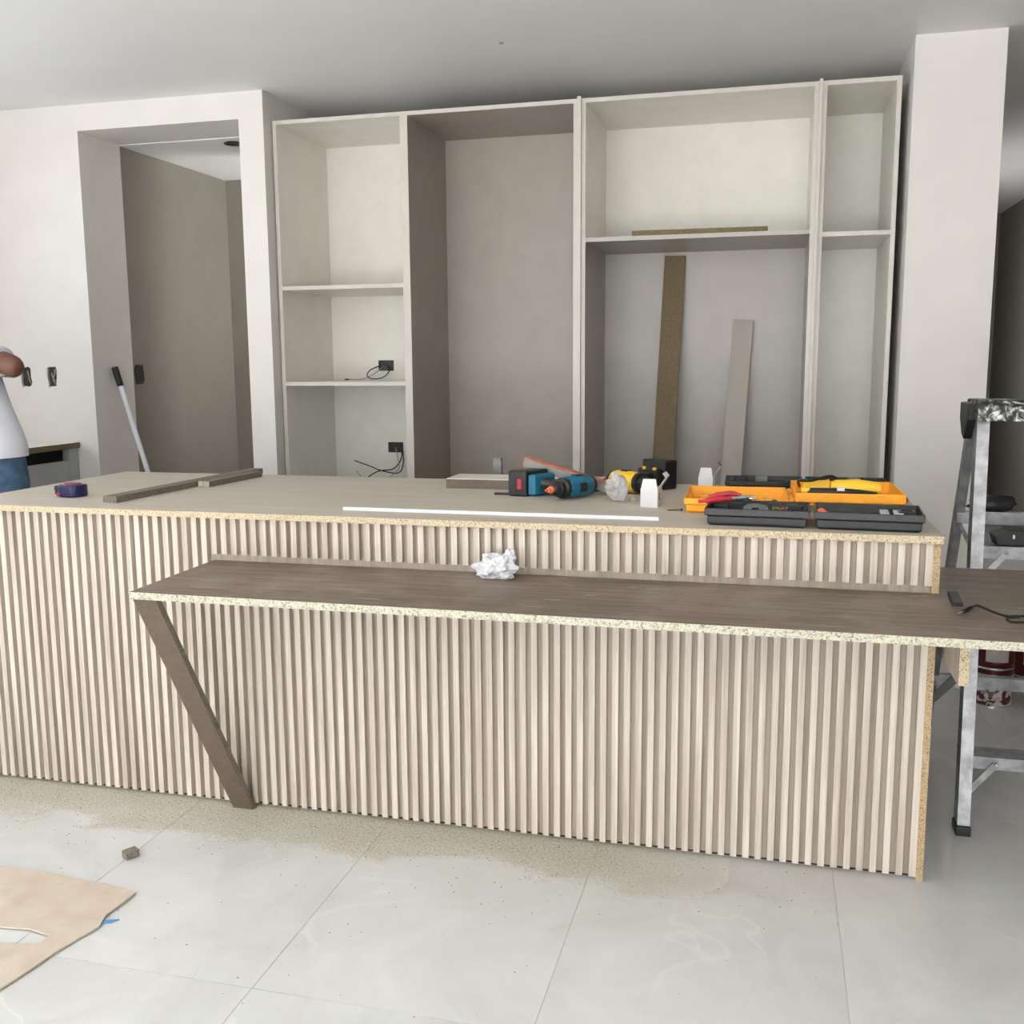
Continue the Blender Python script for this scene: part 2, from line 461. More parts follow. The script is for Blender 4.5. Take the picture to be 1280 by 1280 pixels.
# left wall with the kitchen window
WY0, WY1, WZ0, WZ1 = -1.0, 1.05, 1.10, 2.15
struct(MB().plate([(YF, 0), (-3.75, 0), (-3.75, 2.4), (-1.15, 2.4), (-1.15, 0), (YW, 0), (YW, HC), (YF, HC)], [[(WY0, WZ0), (WY1, WZ0), (WY1, WZ1), (WY0, WZ1)]], XL - 0.16, XL, 0).build('wall_left', 'wall'))
wf = MB()
for y in (WY0, 0.0, WY1 - 0.04): wf.box(XL - 0.12, XL - 0.07, y, y + 0.04, WZ0, WZ1)
wf.box(XL - 0.12, XL - 0.07, WY0, WY1, WZ0, WZ0 + 0.04).box(XL - 0.12, XL - 0.07, WY0, WY1, WZ1 - 0.04, WZ1)
struct(wf.build('window_1', 'alu'))
# wall behind the camera with the wide garden opening
struct(MB().plate([(XL, 0), (-2.95, 0), (-2.95, 2.52), (1.85, 2.52), (1.85, 0), (XR2, 0), (XR2, HC), (XL, HC)], [], YF - 0.15, YF, 1).build('wall_front', 'wall'))
struct(box('wall_right', 'taupe_wall', None, XR2, XR2 + 0.14, -6.35, 7.3, 0, HC))
# passage beyond the pillar
struct(MB().plate([(2.5, 0), (7.2, 0), (7.2, HC), (2.5, HC)], [[(3.9, 0.9), (5.3, 0.9), (5.3, 2.1), (3.9, 2.1)]], 1.03, 1.163, 0).build('wall_passage_left', 'taupe_wall'))  # hole added to let the passage fill lamp through
struct(MB().plate([(1.163, 0), (1.55, 0), (1.55, 2.16), (2.16, 2.16), (2.16, 0), (XR2, 0), (XR2, HC), (1.163, HC)], [], 7.0, 7.15, 1).build('wall_passage_end', 'taupe_wall'))
struct(box('doorway_dark_panel', 'painted_shade', None, 1.5, 2.2, 7.15, 7.2, 0, 2.2))  # near-black panel paints the dark beyond the open doorway
# unfinished light opening in the small room's ceiling, mark on the main ceiling
tag(MB().lathe([(0, 0.045), (0.006, 0.05), (0.006, 0.036), (0.001, 0.034)], (-2.335, 2.14, 2.4618), (0, 0, -1), 24).build('ceiling_light_cutout', 'black', smooth=True),
    'round black light cutout in the ceiling of the small room', 'light fitting')
tag(MB().lathe([(0, 0.010), (0.004, 0.008)], (-0.72, 1.35, HC), (0, 0, -1), 12).build('ceiling_screw', 'wire_grey'),
    'tiny grey fixing in the plain white ceiling', 'screw')

# ------------------------------------------------------------------ island
RE, PITCH, SW, XS = 0.7455, 0.032825, 0.0170, -1.268
ib = thing('kitchen_island', (-0.73, 0.46, 0), 'long kitchen island clad in vertical pale oak slats', 'kitchen island')
fp = box('front_panel', 'panel', ib, -2.21, RE, 0.0182, 0.034, 0.008, 0.902)
box('side_panel', ['taupe_mel', 'chip_tan'], ib, RE, RE + 0.018, 0.0, 0.90, 0.0, 0.902, mi=[1, 1, 1, 1, 0, 0])
box('side_panel', ['taupe_mel', 'chip_tan'], ib, -2.213, -2.195, 0.03, 0.90, 0.0, 0.902, mi=[1, 1, 1, 1, 0, 0])
box('back_panel', 'taupe_mel', ib, -2.195, RE, 0.882, 0.90, 0.0, 0.902)
box('plinth', 'black', ib, -2.195, RE, 0.024, 0.032, 0.0, 0.0075)  # black strip stands in for the dark gap below the slats
def slatmesh(z0, z1):
    me = bpy.data.meshes.new('slat')
    b = MB().box(-SW, 0, 0, 0.018, z0, z1)
    me.from_pydata(b.v, [], b.f); me.materials.append(M['slat']); return me
sm_full, sm_up, sm_lo = slatmesh(0.010, 0.901), slatmesh(0.790, 0.901), slatmesh(0.010, 0.7535)
k = 0
while RE - k * PITCH > -2.2:
    x = RE - k * PITCH
    for me in ([sm_full] if x < XS else [sm_up, sm_lo]):
        o = bpy.data.objects.new('slat', me); COL.objects.link(o); o.parent = fp
        o.location = Vector((x, random.uniform(-0.0008, 0.0008), 0)) - ORG[fp.name]
    k += 1
ZT = 0.92
tag(MB().box(-2.223, 0.7658, -0.02, 0.9415, 0.902, ZT, [1, 0, 1, 1, 1, 1]).build('island_worktop', ['slab', 'chip_edge']),
    'long beige worktop with raw particleboard edge on the slatted island', 'worktop')
# lower bar board, notched round the island's end
ZB = 0.7725
bb = [(-1.254, -0.437), (1.35, -0.437), (1.35, 0.349), (0.767, 0.349), (0.767, -0.002), (-1.266, -0.002)]
m = MB(); m.prism(bb, ZB - 0.019, ZB, 2, [1, 0] + [1] * 6)
tag(m.build('bar_board', ['dark_wood', 'chip_pale']), 'dark brown wood-grain bar board with pale particleboard edge jutting from the slats', 'bar top')
# diagonal prop
m = MB(); a0, a1 = Vector((-1.228, -0.405, ZB - 0.020)), Vector((-1.196, -0.014, 0.0))
wv = Vector((0.034, 0, 0)); tv = Vector((0, 0.022, 0))
vs = []
for p in (a1, a0):
    for i, j in ((-1, -1), (1, -1), (1, 1), (-1, 1)): vs.append(p + wv * i + tv * 0.5 * j)
m.add(vs, [(3, 2, 1, 0), (4, 5, 6, 7), (0, 1, 5, 4), (1, 2, 6, 5), (2, 3, 7, 6), (3, 0, 4, 7)], [1, 1, 0, 1, 0, 1])
tag(m.build('diagonal_prop', ['dk_brown', 'chip_grey']), 'dark brown board slanting from the bar board down to the foot of the slats', 'brace')
m = MB(); m.box(0.784, 0.806, -0.206, 0.32, 0.60, ZB - 0.0195, [1, 1, 1, 1, 0, 0])
tag(m.build('support_panel', ['panel', 'chip_edge']), 'short upright wooden panel under the bar board beside the island end', 'support panel')

# ------------------------------------------------------------------ tall cabinets
YC, YB, ZC, ZK = 1.782, 2.33, 2.4654, 0.08
T = 0.018
def cabinet(label, x0, x1, mat, shelves, mats2=None, split=None):
    c = thing('tall_cabinet', ((x0 + x1) / 2, YC + 0.28, 0), label, 'cabinet', 'open carcasses along the back wall')
    E2 = [mat, 'edge_mel']; fm = [0, 0, 1, 0, 0, 0]
    up = [mats2 or mat, 'edge_mel']
    for a in (x0, x1 - T):
        if split:
            box('side_panel', E2, c, a, a + T, YC, YB, ZK, split, mi=fm)
            box('side_panel', up, c, a, a + T, YC, YB, split, ZC, mi=fm)
        else: box('side_panel', E2, c, a, a + T, YC, YB, ZK, ZC, mi=fm)
    box('top_panel', up, c, x0 + T, x1 - T, YC, YB, ZC - T, ZC, mi=fm)
    box('bottom_panel', E2, c, x0 + T, x1 - T, YC, YB, ZK, ZK + T, mi=fm)
    if split:
        box('back_panel', mat, c, x0, x1, YB, YB + 0.012, ZK, split)
        box('back_panel', up[0], c, x0, x1, YB, YB + 0.012, split, ZC)
        box('shelf', [up[0], 'edge_mel', mat], c, x0 + T, x1 - T, YC, YB, split - T + 0.002, split + 0.002, mi=[2, 0, 2, 0, 0, 0])
    else: box('back_panel', mat, c, x0, x1, YB, YB + 0.012, ZK, ZC)
    for z in shelves: box('shelf', E2, c, x0 + T, x1 - T, YC + 0.004, YB, z - T, z, mi=fm)
    box('plinth', 'edge_mel', c, x0, x1, YC + 0.05, YC + 0.066, 0.0, ZK)
    return c
cabinet('white open cabinet with two shelves and hanging socket wires', -1.934, -1.291, 'white_mel', [1.716, 1.268])
cabinet('tall empty taupe cabinet without shelves', -1.291, -0.499, 'taupe_mel', [])
cabinet('wide cabinet with white upper box above a grey lower bay', -0.482, 0.491, 'grey_mel', [], 'white_mel', 1.885)
cabinet('narrow white cabinet with one shelf beside the pillar', 0.504, 0.8045, 'white_mel', [1.874])
tag(box('filler_strip', 'edge_mel', None, -0.499, -0.482, YC - 0.016, YC + 0.3, 0.0, ZC + 0.006), 'thin upright filler strip between taupe and wide cabinets', 'trim strip')
tag(box('filler_strip', 'edge_mel', None, 0.491, 0.504, YC - 0.016, YC + 0.3, 0.0, ZC + 0.006), 'thin upright filler strip between wide and narrow cabinets', 'trim strip')

# sockets with loose wires in the first cabinet
def outlet(cx, cz, label, wires):
    t = thing('socket_box', (cx, YB, cz - 0.03), label, 'socket')
    m = MB(); w2, h2 = 0.041, 0.027
    m.box(cx - w2, cx + w2, YB - 0.0015, YB - 0.0003, cz - h2, cz + h2)
    for a in ((cx - w2, cx - w2 + 0.006, cz - h2, cz + h2), (cx + w2 - 0.006, cx + w2, cz - h2, cz + h2), (cx - w2, cx + w2, cz - h2, cz - h2 + 0.006), (cx - w2, cx + w2, cz + h2 - 0.006, cz + h2)):
        m.box(a[0], a[1], YB - 0.006, YB - 0.0015, a[2], a[3])
    m.build('back_box', 'black', t)
    for pts, mt, r in wires:
        MB().tube([(cx + a, YB - b, cz + c) for a, b, c in pts], r, 6).build('wire', mt, t, smooth=True)
outlet(-1.616, 1.342, 'black socket box with looped wire above the middle shelf', [
    ([(-0.03, 0.006, 0.0), (-0.07, 0.04, -0.02), (-0.085, 0.06, -0.05), (-0.05, 0.07, -0.068), (0.0, 0.05, -0.06), (0.025, 0.03, -0.03), (0.01, 0.008, 0.0)], 'black', 0.0028),
    ([(-0.01, 0.006, 0.0), (-0.05, 0.04, -0.04), (-0.1, 0.08, -0.068), (-0.17, 0.10, -0.0695)], 'wire_grey', 0.0022),
    ([(-0.17, 0.10, -0.0695), (-0.19, 0.105, -0.0695)], 'black', 0.004)])
outlet(-1.573, 0.915, 'black socket box with drooping wires low in the white cabinet', [
    ([(0.035, 0.006, 0.0), (0.038, 0.03, -0.06), (0.0, 0.05, -0.11), (-0.07, 0.08, -0.12), (-0.13, 0.09, -0.155), (-0.17, 0.09, -0.18)], 'black', 0.0032),
    ([(0.038, 0.006, -0.01), (0.05, 0.03, -0.08), (0.03, 0.05, -0.13), (-0.05, 0.07, -0.12), (-0.13, 0.08, -0.09), (-0.20, 0.09, -0.065)], 'black', 0.0032),
    ([(0.0, 0.006, 0.0), (0.02, 0.03, -0.06), (0.03, 0.05, -0.11), (-0.04, 0.07, -0.165), (-0.14, 0.08, -0.17), (-0.19, 0.09, -0.12)], 'wire_grey', 0.0022)])

# boards leaning in the grey bay, strip on the shelf
def leaning(name, mats, label, xt, zt, xb, wd, th, lean):
    zb = ZK + T
    tp = Vector((xt, YB - th / 2 - 0.003, zt)); bt = Vector((xb, YB - lean, zb + 0.004))
    d = (tp - bt).normalized(); x = Vector((1, 0, 0)); x = (x - d * x.dot(d)).normalized(); y = d.cross(x)
    vs = []
    for p in (bt, tp):
        for i, j in ((-1, 1), (1, 1), (1, -1), (-1, -1)): vs.append(p + x * wd / 2 * i - y * th / 2 * j * -1)
    m = MB().add(vs, [(3, 2, 1, 0), (4, 5, 6, 7), (0, 1, 5, 4), (1, 2, 6, 5), (2, 3, 7, 6), (3, 0, 4, 7)], [1, 1, 0, 1, 0, 1])
    return tag(m.build(name, mats), label, 'board')
leaning('leaning_plank', ['chip_brown', 'chip_brown'], 'tall brown particleboard plank leaning in the grey cabinet bay', -0.125, 1.85, -0.175, 0.098, 0.018, 0.30)
leaning('leaning_plank', ['taupe_mel', 'chip_brown'], 'shorter grey laminated plank leaning in the grey cabinet bay', 0.20, 1.545, 0.13, 0.092, 0.018, 0.22)
tag(MB().bar((-0.262, YC + 0.014, 1.8985), (0.305, YC + 0.030, 1.8985), 0.018, 0.022, mi=0).build('offcut_strip', 'chip_brown'), 'thin raw particleboard strip on the white upper shelf', 'offcut')

# ------------------------------------------------------------------ left counter, wall boxes, pole
lc = thing('wall_counter', (-3.32, 0.5, 0), 'pale counter unit with grey front along the left wall', 'cabinet')
XC = -3.03
box('worktop', ['white_mel', 'chip_brown'], lc, XL + 0.001, XC, -0.9, YW - 0.002, 0.943, 0.971, mi=[1, 0, 1, 1, 1, 1])
box('carcass', 'counter_front', lc, XL + 0.001, XC - 0.36, -0.88, YW - 0.002, 0.0, 0.943)
box('dark_slot_block', 'painted_shade', lc, XC - 0.36, XC - 0.05, -0.88, YW - 0.07, 0.80, 0.9428)  # solid near-black block paints the shade in the open slot
box('end_post', 'counter_front', lc, XC - 0.36, XC - 0.012, YW - 0.072, YW - 0.002, 0.0, 0.943)
for i in range(3):
    y0 = -0.88 + i * 0.84
    box('door', 'counter_front', lc, XC - 0.03, XC - 0.012, y0 + 0.002, y0 + 0.836, 0.08, 0.885)
box('plinth', 'counter_front', lc, XC - 0.09, XC - 0.07, -0.88, YW - 0.07, 0.0, 0.08)

def wallbox(c, label, wires):
    t = thing('wall_socket_hole', (c[0], YW + 0.02, c[1] - 0.05), label, 'socket', None)
    MB().box(c[0] - 0.045, c[0] + 0.045, YW + 0.014, YW + 0.024, c[1] - 0.07, c[1] + 0.07).build('back_box', 'plaster', t)
    for pts in wires:
        MB().tube([(c[0] + a, YW + 0.012 - b * 0.3, c[1] + z) for a, b, z in pts], 0.003, 6).build('wire', 'wire_grey', t, smooth=True)
wallbox((-3.318, 1.298), 'ragged grey socket hole in the wall behind the raised elbow', [[(0.0, 0, 0.03), (0.012, 0.03, 0.01), (0.018, 0.035, -0.02), (0.02, 0, -0.035)]])
wallbox((-3.166, 1.297), 'ragged grey socket hole in the wall beside the doorway', [[(0.012, 0, 0.04), (0.014, 0.03, 0.01), (0.006, 0.035, -0.01), (0.012, 0, -0.04)], [(-0.01, 0, 0.02), (0.0, 0.02, 0.0), (0.01, 0, -0.02)]])
wb3 = MB().plate([(y + 2.085, z) for y, z in [(a - 2.085, b) for a, b in ragged(2.085, 1.305, 0.075, 0.10, 9)]], [], -2.926, -2.918, 0)
tag(wb3.build('wall_socket_patch', 'plaster'), 'brown broken socket patch on the taupe wall inside the doorway', 'socket')
pl = thing('broom_pole', (-2.585, 1.96, 0), 'white pole with black grip leaning on the door jamb', 'pole')
pa, pb = Vector((-2.585, 1.96, 0.0)), Vector((-2.904, 1.852, 1.345))
d = (pb - pa).normalized(); L = (pb - pa).length
MB().lathe([(0, 0.0125), (L - 0.1, 0.0125)], pa, d, 14).build('shaft', 'white_pl', pl, smooth=True)
MB().lathe([(L - 0.0999, 0.014), (L - 0.095, 0.017), (L - 0.005, 0.017), (L, 0.014)], pa, d, 14).build('grip', 'black', pl, smooth=True)

yw = MB().tube([(-2.064, 1.90, 1.172), (-2.085, 1.895, 1.172), (-2.108, 1.89, 1.174)], 0.0018, 6)
tag(yw.build('wire_stub', 'yellow', smooth=True), 'short yellow wire stub poking from the doorway side', 'wire')
# ------------------------------------------------------------------ ladder
ld = thing('step_ladder', (1.16, 0.75, 0), 'aluminium step ladder with paint-spattered black top behind the bar board', 'ladder')
XM = 1.16
def rail(name, a, b, wd, dp, mat='alu'):
    """U-channel rail, web outwards"""
    a, b = Vector(a), Vector(b); d = (b - a).normalized(); s_ = 1 if a.x < XM else -1
    y = Vector((0, 1, 0)); y = (y - d * y.dot(d)).normalized(); x = Vector((1, 0, 0)) * s_
    m = MB()
    def slab_(c0, c1, y0, y1):
        vs = []
        for p in (a, b):
            for i, j in ((c0, y0), (c1, y0), (c1, y1), (c0, y1)): vs.append(p + x * i + y * j)
        m.add(vs, [(3, 2, 1, 0), (4, 5, 6, 7), (0, 1, 5, 4), (1, 2, 6, 5), (2, 3, 7, 6), (3, 0, 4, 7)])
    slab_(0, 0.003, 0, dp); slab_(0.0031, wd, 0, 0.003); slab_(0.0031, wd, dp - 0.003, dp)
    return m.build(name, mat, ld)
def fy(z): return 0.300 + (0.563 - 0.314) / 1.17 * z
def fx(z): return 0.895 + 0.034 / 1.17 * z
def ry(z): return 1.20 - (1.20 - 0.64) / 1.13 * z
def rx(z): return 0.925 - 0.004 * z
for s_ in (1, -1):
    X = lambda v: v if s_ == 1 else 2 * XM - v
    rail('front_rail', (X(fx(0.02)), fy(0.02), 0.02), (X(fx(1.185)), fy(1.185), 1.185), 0.034, 0.055)
    rail('rear_rail', (X(rx(0.02)), ry(0.02), 0.02), (X(rx(1.16)), ry(1.16), 1.16), 0.026, 0.04)
    box('foot', 'black', ld, *sorted((X(fx(0) - 0.004), X(fx(0) + 0.037))), fy(0) - 0.006, fy(0) + 0.062, 0.0, 0.028, bevel=0.003)
    box('foot', 'black', ld, *sorted((X(rx(0) - 0.004), X(rx(0) + 0.03))), ry(0) - 0.006, ry(0) + 0.046, 0.0, 0.028, bevel=0.003)
    MB().bar((X(rx(.12) + .012), ry(.12) + .005, .12), (X(fx(.45) + .012), fy(.45) + .06, .45), 0.004, 0.035, (1, 0, 0)).build('spreader', 'alu', ld)
    MB().bar((X(rx(.86) + .012), ry(.84) + .005, .84), (X(fx(.80) + .012), fy(.80) + .06, .80), 0.004, 0.012, (1, 0, 0)).build('spreader', 'alu', ld)
for z in (0.222, 0.815):
    m = MB(); y0 = fy(z); m.box(fx(z) + 0.004, 2 * XM - fx(z) - 0.004, y0 + 0.004, y0 + 0.088, z - 0.004, z)
    m.box(fx(z) + 0.004, 2 * XM - fx(z) - 0.004, y0 + 0.004, y0 + 0.007, z - 0.036, z - 0.0041)
    st = m.build('step', 'alu', ld)
    for s_ in (1, -1):
        X = lambda v: v if s_ == 1 else 2 * XM - v
        MB().bar((X(fx(z) + 0.022), y0 - 0.010, z - 0.105), (X(fx(z) + 0.095), y0 + 0.000, z - 0.018), 0.018, 0.005, (0, 1, 0)).build('strut', 'alu', st)
        for q in ((0.022, -0.105), (0.095, -0.018)):
            MB().lathe([(0, 0.006), (0.003, 0.004)], (X(fx(z) + q[0]), y0 - (0.0125 if q[1] < -0.05 else 0.0025), z + q[1]), (0, -1, 0), 10).build('rivet', 'steel', st, smooth=True)
for z, hh in ((0.24, 0.045), (0.875, 0.04)):
    box('cross_brace', 'alu', ld, rx(z) + 0.004, 2 * XM - rx(z) - 0.004, ry(z) + 0.002, ry(z) + 0.03, z - hh, z)
m = MB(); m.prism([(0.515, 1.175), (0.70, 1.175), (0.72, 1.19), (0.72, 1.222), (0.70, 1.235), (0.545, 1.235), (0.515, 1.222)], 0.925, 2 * XM - 0.925, 0)
top = m.build('top_cap', 'splatter', ld, bevel=0.004)
for xx in (0.905, 2 * XM - 0.93):
    MB().prism([(0.625, 1.115), (0.655, 1.125), (0.70, 1.175), (0.70, 1.225), (0.56, 1.225), (0.57, 1.175)], xx, xx + 0.025, 0).build('end_bracket', 'black', ld, bevel=0.004)
# things on the ladder
tt = thing('tool_tray', (1.10, fy(.815) + 0.05, 0.8155), 'black plastic tool tray resting on the ladder step', 'tray')
MB().prism([(0.99, 0.8155), (1.30, 0.8155), (1.30, 0.862), (1.02, 0.862), (0.98, 0.845)], fy(.815) + 0.012, fy(.815) + 0.085, 1).build('body', 'black', tt, bevel=0.004)
box('clasp', 'steel', tt, 1.030, 1.036, fy(.815) + 0.0085, fy(.815) + 0.0118, 0.838, 0.850)
m = MB()
def blob(m, c, r, sub, amp, fr, seed, sq=(1, 1, 1), flat=None, mi=0):
    bm = bmesh.new(); bmesh.ops.create_icosphere(bm, subdivisions=sub, radius=1)
    vs = []
    for v in bm.verts:
        n = v.co.normalized(); q = n * fr + Vector((seed, seed * 1.7, -seed))
        k_ = 1 + amp * noise.noise(q) + amp * 0.6 * abs(noise.noise(q * 2.3)) + amp * 0.35 * noise.noise(q * 5.1)
        p = Vector((n.x * r * k_ * sq[0], n.y * r * k_ * sq[1], n.z * r * k_ * sq[2])) + Vector(c)
        if flat is not None and p.z < flat: p.z = flat
        vs.append(p)
    m.add(vs, [[v.index for v in f.verts] for f in bm.faces], mi); bm.free()
blob(m, (1.030, ry(0.875) + 0.018, 0.90), 0.050, 3, 0.35, 1.6, 4.2, (1.3, 0.5, 0.6), 0.8755)
tag(m.build('black_bag', 'black', smooth=True), 'crumpled black bag lying on the rear ladder brace', 'bag')

# paint tins on the floor behind
def tin(x, y, z, r, h, body, label, open_=False, group=None):
    t = thing('paint_tin', (x, y, z), label, 'paint tin', group)
    if body == 'maroon':
        m = MB(); seg = 10
        vs = [(x + r * 1.006 * math.sin(q), y - r * 1.006 * math.cos(q), z + h * f_) for f_ in (0.38, 0.72) for q in [-0.55 + 1.1 * k_ / seg for k_ in range(seg + 1)]]
        m.add(vs, [(k_, k_ + 1, seg + 2 + k_, seg + 1 + k_) for k_ in range(seg)]); m.build('paper_label', 'tin_label', t, smooth=True)
        for f_ in (0.16, 0.84): MB().lathe([(h * f_, r), (h * f_ + 0.002, r * 1.02), (h * f_ + 0.006, r * 1.02), (h * f_ + 0.008, r)], (x, y, z), (0, 0, 1), 28, cap=False).build('ring', 'steel', t, smooth=True)
    MB().lathe([(0.004, r), (h * 0.3, r), (h * 0.31, r * 1.012), (h * 0.33, r * 1.012), (h * 0.34, r), (h - 0.006, r)], (x, y, z), (0, 0, 1), 28).build('body', body, t, smooth=True)
    MB().lathe([(0, r * 0.98), (0, r * 1.03), (0.005, r * 1.03), (0.006, r)], (x, y, z), (0, 0, 1), 28).build('base_rim', 'steel', t, smooth=True)
    MB().lathe([(h - 0.008, r * 1.03), (h, r * 1.03), (h, r * 0.85), (h - 0.008, r * 0.85)], (x, y, z), (0, 0, 1), 28, cap=False).build('rim', 'steel', t, smooth=True)
    MB().lathe([(h - 0.012, r * 0.86), (h - (0.009 if open_ else 0.003), r * 0.86)], (x, y, z), (0, 0, 1), 28).build('paint' if open_ else 'lid', 'painted_shade' if open_ else 'steel', t, smooth=True)  # open tin gets a near-black disc for its shaded inside
tin(1.225, 1.565, 0, 0.078, 0.125, 'tin_print', 'printed paint tin on the floor under a maroon tin')
tin(1.225, 1.565, 0.1255, 0.078, 0.15, 'maroon', 'maroon paint tin with silver rings stacked on a printed tin')
tin(1.415, 1.47, 0, 0.082, 0.125, 'tin_print', 'open printed paint tin standing on the floor behind the ladder', True)
tin(1.43, 1.85, 0, 0.085, 0.26, 'maroon', 'tall maroon paint tin behind the open tin')

# ------------------------------------------------------------------ on the worktop
# tape measure lying flat
tm = thing('tape_measure', (-1.925, 0.215, ZT), 'navy tape measure with red top lying on the worktop', 'tape measure')
def rounded(w_, h_, r, n=5):
    pts = []
    for cx, cy, q0 in ((w_ / 2 - r, h_ / 2 - r, 0), (-w_ / 2 + r, h_ / 2 - r, 90), (-w_ / 2 + r, -h_ / 2 + r, 180), (w_ / 2 - r, -h_ / 2 + r, 270)):
        for k_ in range(n + 1):
            q = math.radians(q0 + 90 * k_ / n); pts.append((cx + r * math.cos(q), cy + r * math.sin(q)))
    return pts
R4 = rotz((-1.915, 0.215, ZT), -8)
MB(R4).prism(rounded(0.088, 0.078, 0.03), 0.0, 0.040, 2).build('body', 'navy', tm, bevel=0.006, bseg=3)
MB(R4).lathe([(0.040, 0.030), (0.045, 0.026), (0.046, 0.0)], (0, 0, 0), (0, 0, 1), 24).build('label_disc', 'dull_red', tm, smooth=True)
MB(R4).box(-0.058, -0.040, -0.022, 0.012, 0.006, 0.036).build('mouth', 'black', tm, bevel=0.003)
MB(R4).box(-0.0595, -0.056, -0.024, -0.004, 0.020, 0.034).build('hook', 'steel', tm)
MB(R4).box(-0.030, -0.018, -0.0405, -0.0385, 0.004, 0.016).build('button', 'red', tm)

# two raw strips
tag(MB().bar((-1.690, 0.10, ZT + 0.0105), (-1.652, 0.985, ZT + 0.0105), 0.052, 0.020, mi=[0, 0, 1, 0, 0, 0]).build('offcut_batten', ['chip_grey', 'dk_brown']),
    'long grey particleboard batten lying across the worktop', 'batten')
tag(MB().bar((-1.616, 0.53, ZT + 0.0105), (-1.596, 0.88, ZT + 0.0105), 0.046, 0.020, mi=[1, 0, 0, 0, 0, 0]).build('offcut_batten', ['chip_grey', 'chip_pale']),
    'short grey batten with pale cut end beside the long batten', 'batten')
# white angle strip
m = MB(rotz((-0.889, 0.100, ZT), -0.4)); m.prism([(0, 0), (0.020, 0), (0.020, 0.002), (0.002, 0.002), (0.002, 0.010), (0, 0.010)], 0, 0.94, 0)
tag(m.build('edge_strip', 'white_pl'), 'long thin white angle strip near the worktop edge', 'trim strip')
# laminated offcut
lo = thing('laminated_offcut', (-0.45, 0.76, ZT), 'dark wood-fronted offcut with white top behind the teal drill', 'offcut')
box('core', 'dk_brown', lo, -0.752, -0.215, 0.672, 0.83, ZT, ZT + 0.032)
box('top_sheet', 'white_mel', lo, -0.752, -0.215, 0.672, 0.83, ZT + 0.032, ZT + 0.034)
# aluminium channel standing behind the island
ch = MB(); a = Vector((-0.665, 1.13, 0)); b = Vector((-0.648, 0.968, 1.000)); d = (b - a).normalized(); x = Vector((1, 0, 0)); y = d.cross(x).normalized()
def chs(i0, i1, j0, j1):
    vs = []
    for p in (a, b):
        for i, j in ((i0, j0), (i1, j0), (i1, j1), (i0, j1)): vs.append(p + x * i + y * j)
    ch.add(vs, [(3, 2, 1, 0), (4, 5, 6, 7), (0, 1, 5, 4), (1, 2, 6, 5), (2, 3, 7, 6), (3, 0, 4, 7)])
chs(-0.015, 0.015, -0.001, 0.001); chs(-0.015, -0.0125, 0.0011, 0.018); chs(0.0125, 0.015, 0.0011, 0.018); chs(-0.015, -0.008, 0.0181, 0.020); chs(0.008, 0.015, 0.0181, 0.020)
tag(ch.build('aluminium_channel', 'alu'), 'pale aluminium channel standing up behind the island worktop', 'profile')

